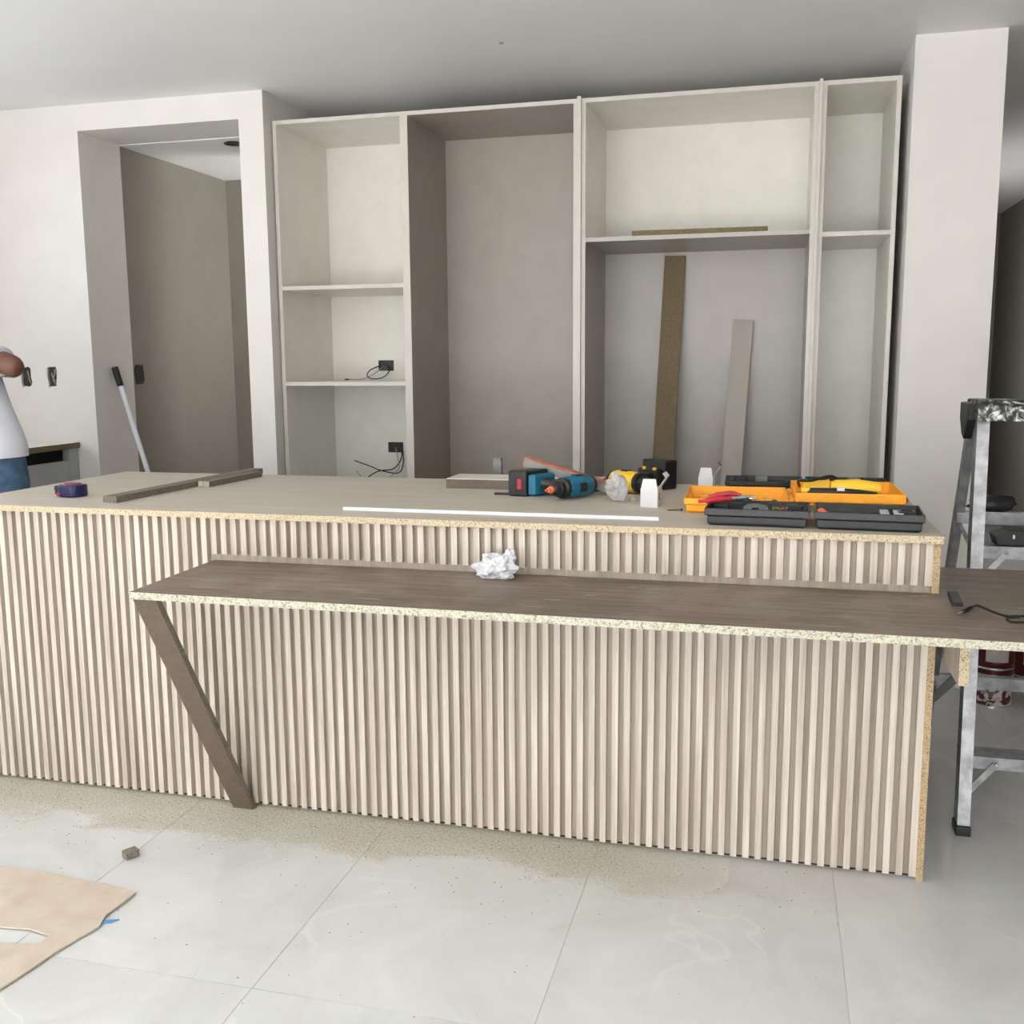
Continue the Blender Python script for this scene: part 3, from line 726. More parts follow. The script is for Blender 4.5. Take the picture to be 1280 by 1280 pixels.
def drill(loc, deg, s_, col, label, tip, lift=0.0, bat_w=0.10, shear=0.0, tall=0.046):
    """cordless drill on its side: muzzle +x, handle towards s_*y"""
    t = thing('cordless_drill', loc, label, 'drill')
    M4 = rotz(loc, deg)
    zc = 0.038 + lift
    MH = M4 @ Matrix(((1, shear * s_, 0, 0), (0, 1, 0, 0), (0, 0, 1, 0), (0, 0, 0, 1)))
    MB(M4).lathe([(-0.085, 0.024), (-0.078, 0.031), (-0.06, 0.035), (-0.02, 0.0365), (0.03, 0.0345), (0.036, 0.032)], (0, 0, zc), (1, 0, 0), 24).build('body', col, t, smooth=True)
    MB(M4).lathe([(-0.096, 0.020), (-0.092, 0.028), (-0.0855, 0.031), (-0.079, 0.0318), (-0.0789, 0.0)], (0, 0, zc), (1, 0, 0), 24, cap=False).build('rear_cap', 'black', t, smooth=True)
    m = MB(M4); m.box(-0.03, 0.0, -0.037 * 1, -0.030, zc - 0.014, zc + 0.014) if s_ > 0 else m.box(-0.03, 0.0, 0.030, 0.037, zc - 0.014, zc + 0.014)
    m.build('badge', 'black', t)
    MB(M4).box(-0.035, -0.008, -0.012, 0.012, zc + 0.030, zc + 0.038).build('badge', 'navy' if col == 'teal' else 'black', t)
    cl = MB(M4).lathe([(0.036, 0.030), (0.040, 0.0335), (0.054, 0.0335), (0.058, 0.028)], (0, 0, zc), (1, 0, 0), 24).build('clutch_ring', 'black', t, smooth=True)
    for k_ in range(12):
        q = 2 * PI * k_ / 12
        MB(M4).box(0.040, 0.043, 0.031 * math.cos(q) - 0.003, 0.031 * math.cos(q) + 0.003, zc + 0.031 * math.sin(q) - 0.003, zc + 0.031 * math.sin(q) + 0.0045).build('notch', 'grey_pl', cl)
    MB(M4).lathe([(0.058, 0.025), (0.074, 0.025), (0.076, 0.0225), (0.088, 0.021), (0.098, 0.014), (0.100, 0.010)], (0, 0, zc), (1, 0, 0), 20).build('chuck', 'black', t, smooth=True)
    if tip:
        MB(M4).lathe([(0.100, 0.011), (0.108, 0.011), (0.109, 0.008), (0.118, 0.007), (0.119, 0.0035), (0.130, 0.003)], (0, 0, zc), (1, 0, 0), 14).build('bit', tip, t, smooth=True)
    h = MB(MH); pr_ = []
    for yy, x0, x1, hz in ((0.020, -0.05, 0.006, 0.019), (0.05, -0.052, -0.006, 0.017), (0.085, -0.058, -0.018, 0.016), (0.115, -0.070, -0.012, 0.020)):
        pr_.append([(x0, s_ * yy, zc - hz * 0.6), (x0 + 0.006, s_ * yy, zc - hz), (x1 - 0.006, s_ * yy, zc - hz), (x1, s_ * yy, zc - hz * 0.6), (x1, s_ * yy, zc + hz * 0.6), (x1 - 0.006, s_ * yy, zc + hz), (x0 + 0.006, s_ * yy, zc + hz), (x0, s_ * yy, zc + hz * 0.6)])
    vs = [p for r_ in pr_ for p in r_]; fs = [tuple(range(8)), tuple(range(24, 32))]
    for i in range(3):
        for k_ in range(8): fs.append((i * 8 + k_, i * 8 + (k_ + 1) % 8, (i + 1) * 8 + (k_ + 1) % 8, (i + 1) * 8 + k_))
    h.add(vs, fs); h.build('handle', 'black', t, smooth=True)
    MB(MH).box(-0.006, 0.010, *sorted((s_ * 0.030, s_ * 0.056)), zc - 0.009, zc + 0.009).build('trigger', col, t, bevel=0.003)
    MB(MH).box(-0.088, 0.012, *sorted((s_ * 0.112, s_ * 0.137)), zc - 0.034, zc + 0.034).build('battery_mount', col if col == 'teal' else 'black', t, bevel=0.006)
    bt = MB(MH).box(-0.092, 0.020, *sorted((s_ * 0.1372, s_ * (0.137 + bat_w * 0.6))), zc - 0.038, zc + tall).build('battery', 'black', t, bevel=0.006)
    if col == 'teal':
        MB(MH).box(0.0195, 0.024, *sorted((s_ * 0.150, s_ * 0.164)), zc - 0.014, zc + 0.020).build('release_button', 'red', bt, bevel=0.002)
    else:
        for q in (-0.06, -0.01):
            MB(MH).box(q, q + 0.012, *sorted((s_ * 0.108, s_ * 0.118)), zc + 0.030, zc + 0.040).build('release_button', col, bt, bevel=0.002)
    return t
A1 = math.degrees(math.atan2(-0.87, -0.49))
drill((-0.268, 0.495, ZT), A1, -1, 'teal', 'teal cordless drill with black battery and orange bit on the worktop', 'orange', shear=0.38)
drill((-0.105, 0.665, ZT), -40, 1, 'yellow', 'yellow cordless drill with black battery on the worktop', None, tall=0.062)
tag(MB(rotz((-0.50, 0.545, ZT), 4)).box(-0.04, 0.045, -0.01, 0.01, 0, 0.006).build('flat_bit_holder', 'black', bevel=0.001), 'small flat black bar beside the teal drill battery', 'holder')
# bundle of copper-faced strips leaning over the offcut
bu = thing('strip_bundle', (-0.30, 0.65, ZT), 'bundle of grey ribbed strips with copper face leaning on the offcut', 'strip bundle')
a, b = Vector((-0.458, 0.655, 1.020)), Vector((-0.150, 0.610, 0.9405))
d = (b - a).normalized(); n_ = Vector((0, 0, 1)); n_ = (n_ - d * n_.dot(d)).normalized()
for k_ in range(5):
    o = n_ * (k_ * 0.0055 - 0.0135)
    MB().bar(a + o, b + o, 0.040 - 0.001 * (k_ % 2), 0.0050, n_).build('strip', 'wire_grey', bu)
o = n_ * 0.0142
MB().bar(a + o - d * 0.003, b + o, 0.043, 0.003, n_).build('copper_face', 'copper', bu)
MB().bar(a - d * 0.0035, a - d * 0.0005, 0.041, 0.030, n_).build('copper_end', 'copper', bu)
# clear bag
m = MB(); blob(m, (-0.118, 0.455, ZT + 0.043), 0.034, 3, 0.5, 1.7, 2.6, (1.0, 0.9, 1.15), ZT + 0.0005)
tag(m.build('clear_plastic_bag', 'film'), 'small crumpled clear plastic bag beside the white carton', 'plastic bag')
# open white cartons
def carton(loc, deg, wx, dy, h, label, kraft):
    t = thing('small_carton', loc, label, 'carton'); M4 = rotz(loc, deg)
    m = MB(M4); th = 0.0012
    inner = [0, 0, 0, 1, 0, 0]
    m.box(0, wx, 0, th, 0, h, [0, 0, 0, 1, 0, 0]); m.box(0, wx, dy - th, dy, 0, h, [0, 0, 1, 0, 0, 0])
    m.box(0, th, th, dy - th, 0, h, [0, 0, 0, 0, 0, 1]); m.box(wx - th, wx, th, dy - th, 0, h, [0, 0, 0, 0, 1, 0]); m.box(th, wx - th, th, dy - th, 0, th, 1)
    m.build('box_body', ['white_card', 'kraft'], t)
    MB(M4).add([(0.001, 0, h), (wx - 0.001, 0, h), (wx - 0.006, -0.002, h + 0.030), (0.008, -0.002, h + 0.030), (0.001, th, h), (wx - 0.001, th, h), (wx - 0.006, th - 0.002, h + 0.030), (0.008, th - 0.002, h + 0.030)],
               [(0, 1, 2, 3), (7, 6, 5, 4), (0, 4, 5, 1), (1, 5, 6, 2), (2, 6, 7, 3), (3, 7, 4, 0)], [0, 1, 0, 0, 0, 0]).build('flap', ['white_card', 'kraft'], t)
    q = Matrix.Translation((wx, 0, h)) @ Matrix.Rotation(math.radians(34), 4, 'Y')
    f2 = MB(M4 @ q)
    f2.box(-th, 0, 0.003, dy - 0.003, 0, 0.042, [0, 0, 0, 0, 1 if kraft else 0, 0])
    f2.build('flap', ['white_card', 'kraft'], t)
    q2 = Matrix.Translation((wx, 0, h)) @ Matrix.Rotation(math.radians(34), 4, 'Y') @ Matrix.Translation((0, 0, 0.042)) @ Matrix.Rotation(math.radians(-75), 4, 'Y')
    MB(M4 @ q2).box(-th, 0, 0.006, dy - 0.006, 0, 0.016).build('tuck_flap', ['kraft' if kraft else 'white_card'], t)
    return t, M4
t, M4 = carton((-0.031, 0.345, ZT), -4, 0.052, 0.075, 0.056, 'small open white carton with a printed emblem near the yellow drill', False)
m = MB(M4); m.lathe([(0, 0.011), (0.0006, 0.011)], (0.0521, 0.030, 0.030), (1, 0, 0), 18)
for v in m.v: pass
e = m.build('emblem', 'box_blue', t)
MB(M4).lathe([(0, 0.0075), (0.0004, 0.0075)], (0.0528, 0.030, 0.031), (1, 0, 0), 18).build('emblem', 'white_card', t)
MB(M4).box(0.0533, 0.0538, 0.027, 0.033, 0.022, 0.042).build('emblem', 'box_blue', t)
carton((0.115, 0.700, ZT), -4, 0.048, 0.060, 0.056, 'small white carton with brown flaps between the tool cases', True)
tag(MB(rotz((-0.07, 0.47, ZT), 15)).box(-0.008, 0.008, -0.006, 0.006, 0, 0.012).build('wall_plug', 'chip_pale', bevel=0.002), 'small pale wooden block below the yellow drill', 'block')
# screw
sc = thing('wood_screw', (0.075, 0.265, ZT), 'single dark wood screw lying on the worktop', 'screw'); M4 = rotz((0.055, 0.265, ZT), 22)
MB(M4).lathe([(0, 0.0004), (0.008, 0.0018), (0.042, 0.0018)], (0, 0, 0.0045), (1, 0, 0), 8).build('shank', 'dark_steel', sc, smooth=True)
MB(M4).lathe([(0.042, 0.002), (0.046, 0.0045), (0.0475, 0.0045)], (0, 0, 0.0045), (1, 0, 0), 10).build('head', 'dark_steel', sc, smooth=True)

# tool cases
def tray(M4, x0, x1, y0, y1, h, fl_, mat, name, parent, th=0.005):
    """open shell: base narrower than its flanged rim"""
    m = MB(M4); i = 0.014
    def loop(a, z): return [(x0 + a, y0 + a, z), (x1 - a, y0 + a, z), (x1 - a, y1 - a, z), (x0 + a, y1 - a, z)]
    prof = [(i, 0), (i * 0.55, h * 0.12), (i * 0.45, h * 0.55), (0, h * 0.6), (0, h), (th, h), (th + 0.001, h * 0.62), (i * 0.45 + th, h * 0.5), (i * 0.55 + th, h * 0.2)]
    vs = []; fs = []
    for a, z in prof: vs += loop(a, z)
    n = len(prof)
    for k_ in range(n - 1):
        for j in range(4): fs.append((k_ * 4 + j, k_ * 4 + (j + 1) % 4, (k_ + 1) * 4 + (j + 1) % 4, (k_ + 1) * 4 + j))
    fs.append((3, 2, 1, 0)); L_ = (n - 1) * 4; fs.append((L_, L_ + 1, L_ + 2, L_ + 3))
    m.add(vs, fs)
    return m.build(name, mat, parent, bevel=0.002)
# amber case
LA = (0.106, 0.250, ZT); MA = rotz(LA, 1.5)
ca = thing('amber_tool_case', LA, 'open amber plastic tool case lying flat on the worktop', 'tool case')
sh = tray(MA, 0, 0.295, 0, 0.31, 0.043, 0, 'amber', 'lid_shell', ca)
for x0, y0, wx, wy in ((0.05, 0.06, 0.05, 0.05), (0.115, 0.10, 0.03, 0.03), (0.16, 0.07, 0.05, 0.05), (0.225, 0.12, 0.03, 0.06), (0.04, 0.2, 0.06, 0.04), (0.14, 0.2, 0.10, 0.03)):
    MB(MA).box(x0, x0 + wx, y0, y0 + wy, 0.008, 0.028).build('moulding', 'amber', sh, bevel=0.003)
sh2 = tray(MA, 0.309, 0.604, 0, 0.31, 0.066, 0, 'amber', 'base_shell', ca)
for x0, y0, wx, wy in ((0.52, 0.04, 0.05, 0.22), (0.335, 0.24, 0.18, 0.03)):
    MB(MA).box(x0, x0 + wx, y0, y0 + wy, 0.008, 0.034).build('moulding', 'amber', sh2, bevel=0.003)
for yy in (0.04, 0.20): MB(MA).lathe([(0, 0.007), (0.06, 0.007)], (0.302, yy, 0.040), (0, 1, 0), 12).build('hinge', 'amber', ca, smooth=True)
# yellow tool inside it
gr = thing('yellow_power_tool', (0.52, 0.40, ZT + 0.020), 'yellow and black corded power tool lying inside the amber case', 'power tool')
MB(MA @ Matrix.Translation((0, 0, 0.022))).lathe([(0.0, 0.020), (0.01, 0.027), (0.07, 0.030), (0.115, 0.024), (0.135, 0.018)], (0.415, 0.115, 0.042), (1, -0.12, 0.02), 18).build('body', 'yellow', gr, smooth=True)
MB(MA @ Matrix.Translation((0, 0, 0.022))).lathe([(0.0, 0.014), (0.02, 0.020), (0.06, 0.021), (0.075, 0.024)], (0.340, 0.19, 0.036), (1, -0.1, 0.05), 18).build('motor_housing', 'yellow', gr, smooth=True)
MB(MA @ Matrix.Translation((0, 0, 0.022))).lathe([(0.0, 0.008), (0.004, 0.012), (0.10, 0.0125), (0.15, 0.009), (0.20, 0.003)], (0.335, 0.060, 0.040), (1, 0.02, 0.0), 14).build('side_handle', 'black', gr, smooth=True)
MB(MA @ Matrix.Translation((0, 0, 0.022))).box(0.425, 0.445, 0.045, 0.075, 0.046, 0.0545).build('label_plate', 'white_pl', gr)
MB(MA @ Matrix.Translation((0, 0, 0.022))).lathe([(0.0, 0.010), (0.012, 0.012), (0.024, 0.010)], (0.328, 0.059, 0.042), (1, 0.02, 0), 12).build('end_knob', 'yellow', gr, smooth=True)
MB(MA @ Matrix.Translation((0, 0, 0.022))).tube([(0.33, 0.20, 0.04), (0.325, 0.14, 0.062), (0.36, 0.12, 0.066), (0.42, 0.20, 0.070), (0.455, 0.17, 0.052), (0.47, 0.14, 0.055)], 0.0045, 8).build('cable', 'black', gr, smooth=True)
# charcoal case in front
LB = (0.178, 0.036, ZT); MBk = rotz(LB, -2.5)
cb = thing('charcoal_tool_case', LB, 'open charcoal tool case with socket bits at the worktop edge', 'tool case')
s1 = tray(MBk, 0, 0.268, 0, 0.185, 0.047, 0, 'case_black', 'lid_shell', cb)
s2 = tray(MBk, 0.280, 0.548, 0, 0.185, 0.047, 0, 'case_black', 'base_shell', cb)
for yy in (0.03, 0.12): MB(MBk).lathe([(0, 0.006), (0.045, 0.006)], (0.274, yy, 0.036), (0, 1, 0), 12).build('hinge', 'grey_pl', cb, smooth=True)
for k_ in range(7): MB(MBk).box(0.150 + k_ * 0.013, 0.156 + k_ * 0.013, 0.025 + 0.002 * k_, 0.10, 0.010, 0.034 + 0.006 * math.sin(k_ / 6 * PI)).build('rib', 'case_black', s1, bevel=0.002)
MB(MBk).box(0.03, 0.135, 0.035, 0.065, 0.010, 0.030).build('moulding', 'case_black', s1, bevel=0.004)
MB(MBk).box(0.10, 0.25, 0.115, 0.135, 0.010, 0.045).build('moulding', 'case_black', s1, bevel=0.004)
MB(MBk).box(0.05, 0.24, 0.150, 0.165, 0.010, 0.047).build('moulding', 'case_black', s1, bevel=0.004)
MB(MBk).prism([(0.16, 0.044), (0.195, 0.044), (0.180, 0.058), (0.172, 0.060)], 0.112, 0.128, 1).build('catch', 'black', s1, bevel=0.002)
pl_ = MB(MBk).box(0.170, 0.212, 0.100, 0.106, 0.030, 0.046).build('name_plate', 'black', s1)
tc = bpy.data.curves.new('lettering', 'FONT'); tc.body = 'DEWALT'; tc.size = 0.010; tc.extrude = 0.0003; tc.align_x = 'CENTER'; tc.align_y = 'CENTER'
tc.materials.append(M['yellow'])
tx0 = bpy.data.objects.new('lettering_source', tc); COL.objects.link(tx0)
tme = bpy.data.meshes.new_from_object(tx0.evaluated_get(bpy.context.evaluated_depsgraph_get()))
bpy.data.objects.remove(tx0); tx = bpy.data.objects.new('lettering', tme); COL.objects.link(tx); tx.parent = pl_
tx.matrix_local = Matrix.Translation(-ORG[pl_.name]) @ MBk @ Matrix.Translation((0.191, 0.0995, 0.038)) @ Matrix.Rotation(PI / 2, 4, 'X')
MB(MBk).box(0.36, 0.43, 0.045, 0.12, 0.010, 0.030).build('moulding', 'grey_pl', s2, bevel=0.003)
for k_ in range(4): MB(MBk).box(0.365, 0.425, 0.050 + 0.018 * k_, 0.058 + 0.018 * k_, 0.030, 0.034).build('rib', 'case_black', s2)
MB(MBk).box(0.432, 0.502, 0.045, 0.135, 0.010, 0.028).build('moulding', 'case_black', s2, bevel=0.003)
hb = MB(MBk)
for a_ in ((0.490, 0.530, 0.06, 0.066), (0.490, 0.530, 0.105, 0.111), (0.490, 0.496, 0.066, 0.105), (0.524, 0.530, 0.066, 0.105)): hb.box(*a_, 0.028, 0.046)
hb.build('holder', 'black', s2)
for r_ in range(2):
    for k_ in range(3):
        c = MBk @ Vector((0.455 + r_ * 0.034 - 0.0 * k_, 0.060 + k_ * 0.026, 0.036))
        s_ = tag(MB().lathe([(-0.011, 0.0078), (0.009, 0.0078), (0.011, 0.0068), (0.011, 0.0045), (0.004, 0.0045)], c, MBk.to_3x3() @ Vector((1, 0, 0)), 14).build('socket_bit', 'steel', smooth=True),
                 'small bright steel socket in a row inside the charcoal case', 'socket bit', 'steel sockets in the charcoal case')
disc = MB(MBk).lathe([(0, 0.034), (0.003, 0.034), (0.003, 0.010), (0, 0.010)], (0.128, 0.080, 0.036), (0.0, -0.30, 1), 28, cap=False)
tag(disc.build('abrasive_disc', 'grey_pl', smooth=True), 'grey ring-shaped disc lying in the charcoal case lid', 'disc')
od = thing('orange_screwdriver', MBk @ Vector((0.30, 0.05, 0.012)), 'screwdriver with orange handle end in the charcoal case', 'screwdriver')
MB(MBk).lathe([(0, 0.006), (0.003, 0.011), (0.022, 0.011), (0.026, 0.007)], (0.295, 0.060, 0.040), (0.35, -0.9, -0.15), 14).build('handle', 'orange', od, smooth=True)
MB(MBk).lathe([(0.0, 0.005), (0.045, 0.004)], (0.308, 0.055, 0.036), (1, 0, -0.12), 10).build('shaft', 'grey_pl', od, smooth=True)
# red-handled pliers across both cases
pi_ = thing('pliers', (0.20, 0.17, ZT + 0.03), 'pliers with two red grips across the charcoal case corner', 'pliers')
Pz = 0.975
MB().tube([(0.158, 0.098, 0.976), (0.185, 0.108, 0.978), (0.215, 0.122, 0.980), (0.245, 0.136, 0.980)], [0.005, 0.0085, 0.008, 0.006], 10).build('grip', 'red', pi_, smooth=True)
MB().tube([(0.178, 0.212, 0.975), (0.205, 0.208, 0.980), (0.240, 0.205, 0.986), (0.268, 0.195, 0.982)], [0.005, 0.0085, 0.008, 0.006], 10).build('grip', 'red', pi_, smooth=True)
MB().tube([(0.245, 0.136, 0.980), (0.272, 0.152, 0.981), (0.305, 0.168, 0.983)], [0.005, 0.006, 0.003], 8).build('jaw', 'steel', pi_, smooth=True)
MB().tube([(0.268, 0.195, 0.982), (0.285, 0.170, 0.979), (0.310, 0.160, 0.979)], [0.005, 0.006, 0.003], 8).build('jaw', 'steel', pi_, smooth=True)
# third case behind
LCc = (0.20, 0.735, ZT); MC = rotz(LCc, 1.5)
cc = thing('black_tool_case', LCc, 'open black tool case at the back of the worktop behind the amber one', 'tool case')
tray(MC, 0, 0.255, 0, 0.175, 0.040, 0, 'black', 'lid_shell', cc)
tray(MC, 0.265, 0.52, 0, 0.175, 0.040, 0, 'black', 'base_shell', cc)
for xx in (0.03, 0.10, 0.31, 0.40, 0.45): MB(MC).box(xx, xx + 0.04, 0.10, 0.125, 0.008, 0.044).build('moulding', 'grey_pl' if xx in (0.10, 0.40) else 'black', cc, bevel=0.003)
rh = thing('red_handled_knife', (0.70, 0.60, ZT), 'dark tool with a red end beside the amber case', 'hand tool')
MB().tube([(0.742, 0.555, ZT + 0.014), (0.728, 0.60, ZT + 0.014), (0.716, 0.635, ZT + 0.014)], [0.010, 0.0115, 0.010], 10).build('handle', 'red', rh, smooth=True)
MB().tube([(0.716, 0.635, ZT + 0.014), (0.708, 0.68, ZT + 0.013), (0.700, 0.715, ZT + 0.012)], [0.011, 0.0115, 0.007], 10).build('shaft', 'black', rh, smooth=True)

# ------------------------------------------------------------------ on the bar board
m = MB(); blob(m, (-0.368, -0.062, ZB + 0.030), 0.040, 4, 0.55, 2.0, 8.3, (1.22, 0.8, 0.80), ZB + 0.0005)
blob(m, (-0.335, -0.050, ZB + 0.055), 0.018, 3, 0.5, 2.0, 5.1, (0.8, 0.8, 1.3))
tag(m.build('white_plastic_bag', 'bag_white'), 'crumpled white plastic bag on the dark bar board', 'plastic bag')
m = MB(rotz((0.790, -0.072, ZB), -94)); m.prism([(-0.012, 0), (0.012, 0), (0.012, 0.008), (0.007, 0.010), (-0.012, 0.010)], -0.062, 0.062, 0)
tag(m.build('black_flat_bar', 'case_black', bevel=0.001), 'short flat black bar lying near the island end on the bar board', 'bar')
cbl = thing('charger_cable', (0.85, -0.22, ZB), 'black cable with a silver plug on the bar board', 'cable')
P0 = on_z(1197, 768, ZB + 0.004); P1 = on_z(1203, 764.5, ZB + 0.006); P2 = on_z(1216, 758, ZB + 0.006)
MB().lathe([(0, 0.0022), ((P1 - P0).length, 0.0022)], P0, P1 - P0, 10).build('plug_tip', 'steel', cbl, smooth=True)
MB().lathe([(0, 0.0045), ((P2 - P1).length * 0.5, 0.0052), ((P2 - P1).length, 0.003)], P1, P2 - P1, 12).build('plug_body', 'black', cbl, smooth=True)
MB().tube([P2, on_z(1223, 757, ZB + 0.006), on_z(1240, 764, ZB + 0.003), on_z(1258, 770, ZB + 0.003), on_z(1275, 770, ZB + 0.004), on_z(1300, 772, ZB + 0.004), on_z(1325, 780, ZB + 0.004), on_z(1310, 784, ZB + 0.004), on_z(1285, 778, ZB + 0.004), on_z(1265, 777, ZB + 0.003), on_z(1259, 773, ZB + 0.008), on_z(1275, 771, ZB + 0.009)], 0.0025, 8).build('cord', 'black', cbl, smooth=True)

# ------------------------------------------------------------------ on the floor
px = [(-230, 1040), (-100, 1070), (0, 1084), (60, 1093), (120, 1105), (170, 1117), (150, 1133), (133, 1145), (124, 1160), (95, 1176), (72, 1190), (40, 1212), (0, 1238), (-60, 1275), (-200, 1300)]
hole = [(-60, 1166), (-40, 1158), (0, 1160), (38, 1163), (62, 1171), (50, 1181), (15, 1181), (-20, 1178)]
f2 = lambda l: [tuple(on_z(u, v, 0.003).xy) for u, v in l]
def curl(p):
    return 0.004 + 0.003 * noise.noise(Vector((p[0] * 4, p[1] * 4, 0)))
tag(MB().plate(f2(px), [f2(hole)], 0.0, 0.004, 2, 0, curl).build('cardboard_sheet', 'cardboard'), 'flattened brown cardboard sheet with a hand hole on the floor', 'cardboard')
p = on_z(133, 1153, 0)
tag(MB(rotz((p.x, p.y, 0.0005), 25)).prism([(-0.02, -0.006), (0.012, -0.008), (0.030, 0.004), (0.008, 0.006), (-0.02, 0.006)], 0, 0.003, 2).build('tape_scrap', 'blue_tape'), 'small blue tape scrap at the edge of the cardboard sheet', 'tape scrap')
p = on_z(164, 1071, 0)
tag(MB(rotz((p.x, p.y, 0), 60)).box(-0.02, 0.018, -0.016, 0.014, 0, 0.022).build('particleboard_crumb', 'chip_grey', bevel=0.002), 'small broken grey particleboard block on the dusty floor', 'offcut')
# sawdust crumbs: too many to count
m = MB(); rr = random.Random(21)
for k_ in range(900):
    x_ = rr.uniform(-2.15, 0.55); y_ = -abs(rr.gauss(0, 0.16)) - 0.006
    if rr.random() < 0.2: y_ = rr.uniform(-0.9, -0.02)
    if x_ > -0.1 and rr.random() < 0.75: continue
    if -1.26 < x_ < -1.13 and y_ > -0.06: continue
    s_ = rr.uniform(0.0008, 0.0022); q = rr.uniform(0, PI)
    c_, n_ = math.cos(q) * s_, math.sin(q) * s_
    m.add([(x_ + c_, y_ + n_, 0.0002), (x_ - n_, y_ + c_, 0.0002), (x_ - c_, y_ - n_, 0.0002), (x_ + n_, y_ - c_, 0.0002), (x_, y_, s_ * 1.2)], [(0, 1, 4), (1, 2, 4), (2, 3, 4), (3, 0, 4), (3, 2, 1, 0)])
o = tag(m.build('sawdust', 'chip_grey'), 'grey sawdust crumbs scattered along the foot of the slats', 'sawdust'); o['kind'] = 'stuff'

# ------------------------------------------------------------------ person at the left counter
per = thing('person', (-2.68, 0.62, 0), 'person in white t-shirt and blue jeans with raised elbow by the left counter', 'person')
def skin(name, mat, pts, edges, root=0, sub=2, parent=None):
    O = ORG[parent.name]; me = bpy.data.meshes.new(name)
    me.from_pydata([Vector(p[:3]) - O for p in pts], edges, []); me.materials.append(M[mat])
    o = bpy.data.objects.new(name, me); COL.objects.link(o); o.parent = parent
    md = o.modifiers.new('skin', 'SKIN'); md.use_smooth_shade = True
    for v, p in zip(me.skin_vertices[0].data, pts):
        v.radius = (p[3], p[4] if len(p) > 4 else p[3])
    me.skin_vertices[0].data[root].use_root = True
    s = o.modifiers.new('sub', 'SUBSURF'); s.levels = sub; s.render_levels = sub
    ORG[o.name] = O
    return o
bx, by = -2.665, 0.62
LEAN = -0.05
body = [(bx, by, 0.98, .135, .10), (bx + LEAN * .4, by, 1.12, .12, .09), (bx + LEAN, by, 1.30, .115, .085), (bx + LEAN, by, 1.42, .075, .06), (bx + LEAN, by + .01, 1.51, .055), (bx + LEAN, by + .03, 1.57, .058),
        (bx + LEAN, by + .05, 1.64, .085, .09), (bx + LEAN, by + .04, 1.71, .08, .09), (bx + LEAN, by + .04, 1.76, .05, .055)]
ed = [(0, 1), (1, 2), (2, 3), (3, 4), (4, 5), (5, 6), (6, 7), (7, 8)]
def chain(at, pts):
    prev = at
    for p in pts: body.append(p); ed.append((prev, len(body) - 1)); prev = len(body) - 1
    return prev
SR = (bx + LEAN + .145, by, 1.400); EL = (-2.432, 0.60, 1.350); WR = (-2.655, 0.80, 1.335)
wr = chain(3, [(SR[0] - .01, SR[1], 1.385, .045), (SR[0] + .05, .61, 1.378, .046), (EL[0] - .06, .60, 1.366, .047), (*EL, .044), (-2.505, 0.668, 1.347, .042), (-2.58, 0.735, 1.342, .036), (*WR, .028)])
def hand(at, W, fwd, side):
    W = Vector(W); fwd = Vector(fwd).normalized(); side = Vector(side).normalized(); dn = fwd.cross(side)
    pm = W + fwd * .05
    palm = chain(at, [(*pm, .028, .020)])
    for k_, ln in ((-1.5, .058), (-.5, .07), (.5, .075), (1.5, .068)):
        b0 = pm + side * k_ * .019 + fwd * .03
        chain(palm, [(*b0, .010), (*(b0 + fwd * ln * .5 - dn * .006), .0088), (*(b0 + fwd * ln * .8 - dn * .025), .0078)])
    b0 = W + fwd * .03 + side * .035
    chain(palm, [(*b0, .012), (*(b0 + side * .018 + fwd * .03), .0095), (*(b0 + side * .016 + fwd * .052), .0085)])
hand(wr, WR, (-.55, .8, .05), (-.8, -.55, .1))
wl = chain(3, [(bx - .19, by, 1.395, .045), (bx - .25, by + .02, 1.30, .046), (bx - .27, by + .05, 1.16, .042), (bx - .26, by + .15, 1.10, .040), (bx - .25, by + .28, 1.06, .028)])
hand(wl, (bx - .25, by + .28, 1.06), (0, 1, -.2), (1, 0, 0))
chain(6, [(bx + LEAN, by + .135, 1.635, .016, .014), (bx + LEAN, by + .155, 1.622, .013)])
for s_ in (-1, 1):
    chain(6, [(bx + LEAN + s_ * .085, by + .035, 1.645, .020, .012), (bx + LEAN + s_ * .094, by + .028, 1.655, .016, .010)])
for s_ in (-1, 1):
    chain(0, [(bx + s_ * .085, by, .90, .095, .09), (bx + s_ * .095, by + .01, .52, .062), (bx + s_ * .10, by - .01, .40, .058), (bx + s_ * .10, by - .02, .12, .042), (bx + s_ * .105, by - .01, .06, .042), (bx + s_ * .12, by + .10, .045, .040, .035)])
bo = skin('body', 'skin', body, ed, 0, 2, per)
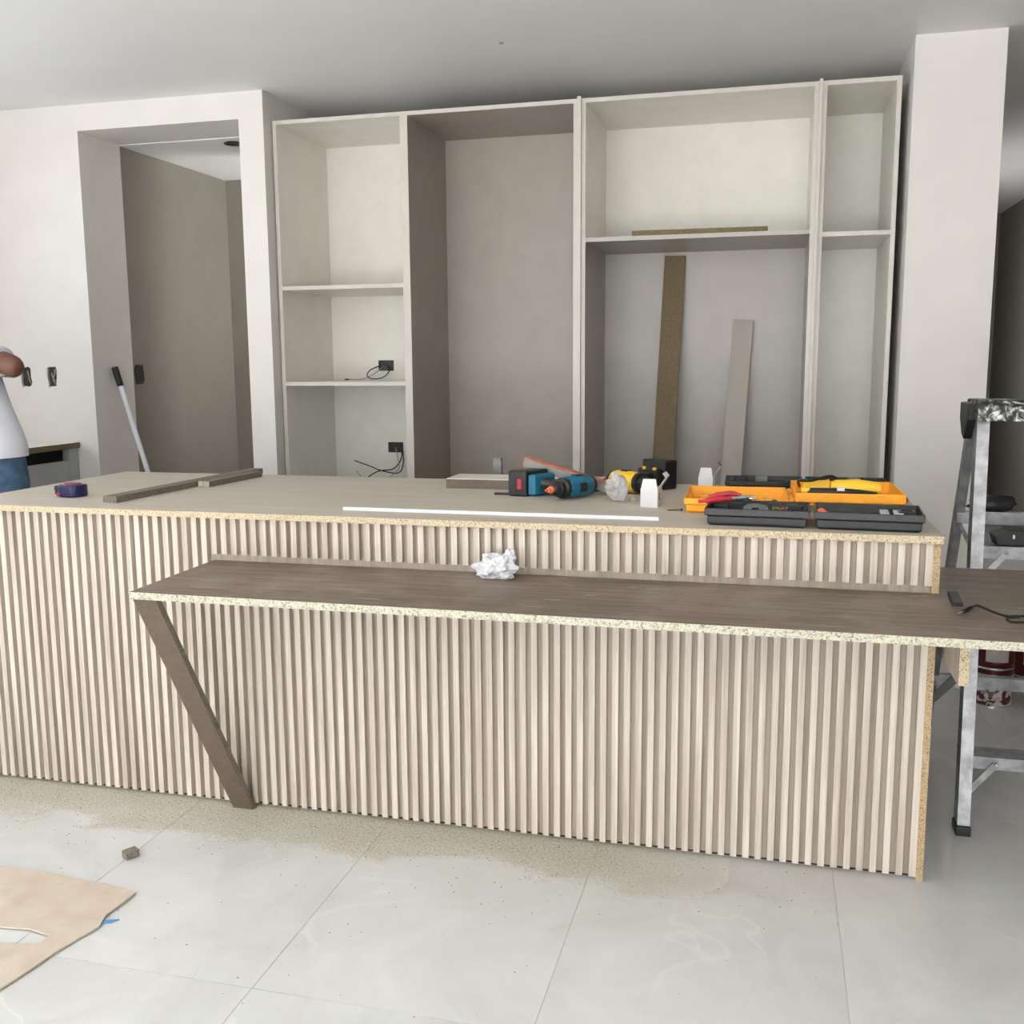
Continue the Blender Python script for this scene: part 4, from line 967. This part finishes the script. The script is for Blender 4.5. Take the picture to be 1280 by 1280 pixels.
# clothing: lofted rings
def loft(m, rings, seg=24, fold=0.0):
    vs = []; fs = []
    for j, (x_, y_, z_, rx_, ry_) in enumerate(rings):
        for k_ in range(seg):
            q = 2 * PI * k_ / seg; c_, n_ = math.cos(q), math.sin(q)
            e = 1 + fold * noise.noise(Vector((c_ * 2.2, n_ * 2.2, z_ * 9)))
            vs.append((x_ + rx_ * e * math.copysign(abs(c_) ** .85, c_), y_ + ry_ * e * math.copysign(abs(n_) ** .85, n_), z_))
    for i in range(len(rings) - 1):
        for k_ in range(seg): fs.append((i * seg + k_, i * seg + (k_ + 1) % seg, (i + 1) * seg + (k_ + 1) % seg, (i + 1) * seg + k_))
    fs.append(tuple(range(seg))[::-1]); fs.append(tuple(range((len(rings) - 1) * seg, len(rings) * seg)))
    m.add(vs, fs)
m = MB()
loft(m, [(bx + .006, by, 1.005, .198, .142), (bx + .005, by, 1.04, .200, .143), (bx - .004, by, 1.10, .192, .138), (bx - .034, by, 1.20, .178, .132), (bx - .058, by, 1.30, .170, .128), (bx - .062, by, 1.37, .168, .122), (bx - .06, by, 1.42, .150, .105), (bx - .05, by + .005, 1.478, .115, .085), (bx - .05, by + .01, 1.50, .070, .068)], 28, .035)
m.tube([(bx + .02, by, 1.385), (SR[0] - .01, .615, 1.385), (SR[0] + .04, .61, 1.378), (SR[0] + .075, .606, 1.368)], [.060, .064, .061, .058], 16, 0, 4)
m.tube([(bx - .16, by, 1.425), (bx - .22, by + .01, 1.38), (bx - .25, by + .02, 1.31), (bx - .26, by + .025, 1.24)], [.075, .076, .072, .068], 16, 0, 4)
m.build('t_shirt', 'shirt', per, smooth=True)
m = MB()
loft(m, [(bx + .004, by, 1.02, .184, .130), (bx + .004, by, .985, .188, .134), (bx + .004, by, .90, .196, .142), (bx, by, .82, .192, .136), (bx, by, .77, .17, .115)], 28, .02)
for s_ in (-1, 1):
    loft(m, [(bx + s_ * .092, by, .84, .098, .118), (bx + s_ * .096, by + .003, .70, .088, .100), (bx + s_ * .10, by + .01, .52, .074, .080), (bx + s_ * .104, by - .005, .34, .068, .074), (bx + s_ * .106, by - .012, .16, .064, .070), (bx + s_ * .107, by - .012, .045, .066, .074)], 20, .05)
jn = m.build('jeans', 'denim', per, smooth=True)
MB().prism([(bx + .05, .86), (bx + .15, .855), (bx + .145, .74), (bx + .10, .715), (bx + .055, .745)], by - .145, by - .132, 1).build('back_pocket', 'denim', jn)
for s_ in (-1, 1):
    m = MB(); blob(m, (bx + s_ * .115, by + .055, .045), .1, 3, 0.05, 1, 1, (.5, 1.35, .52), 0.0)
    m.build('shoe', 'shoe', per, smooth=True)
for s_ in (-1, 1):
    m = MB(); blob(m, (bx + LEAN + s_ * .033, by + .122, 1.668), .011, 2, 0, 1, 1); m.build('eye', 'white_pl', per, smooth=True)
m = MB(); blob(m, (bx + LEAN, by + .025, 1.715), .105, 3, .08, 3, 2, (.92, 1.0, .78), 1.665)
m.build('hair', 'hair', per, smooth=True)
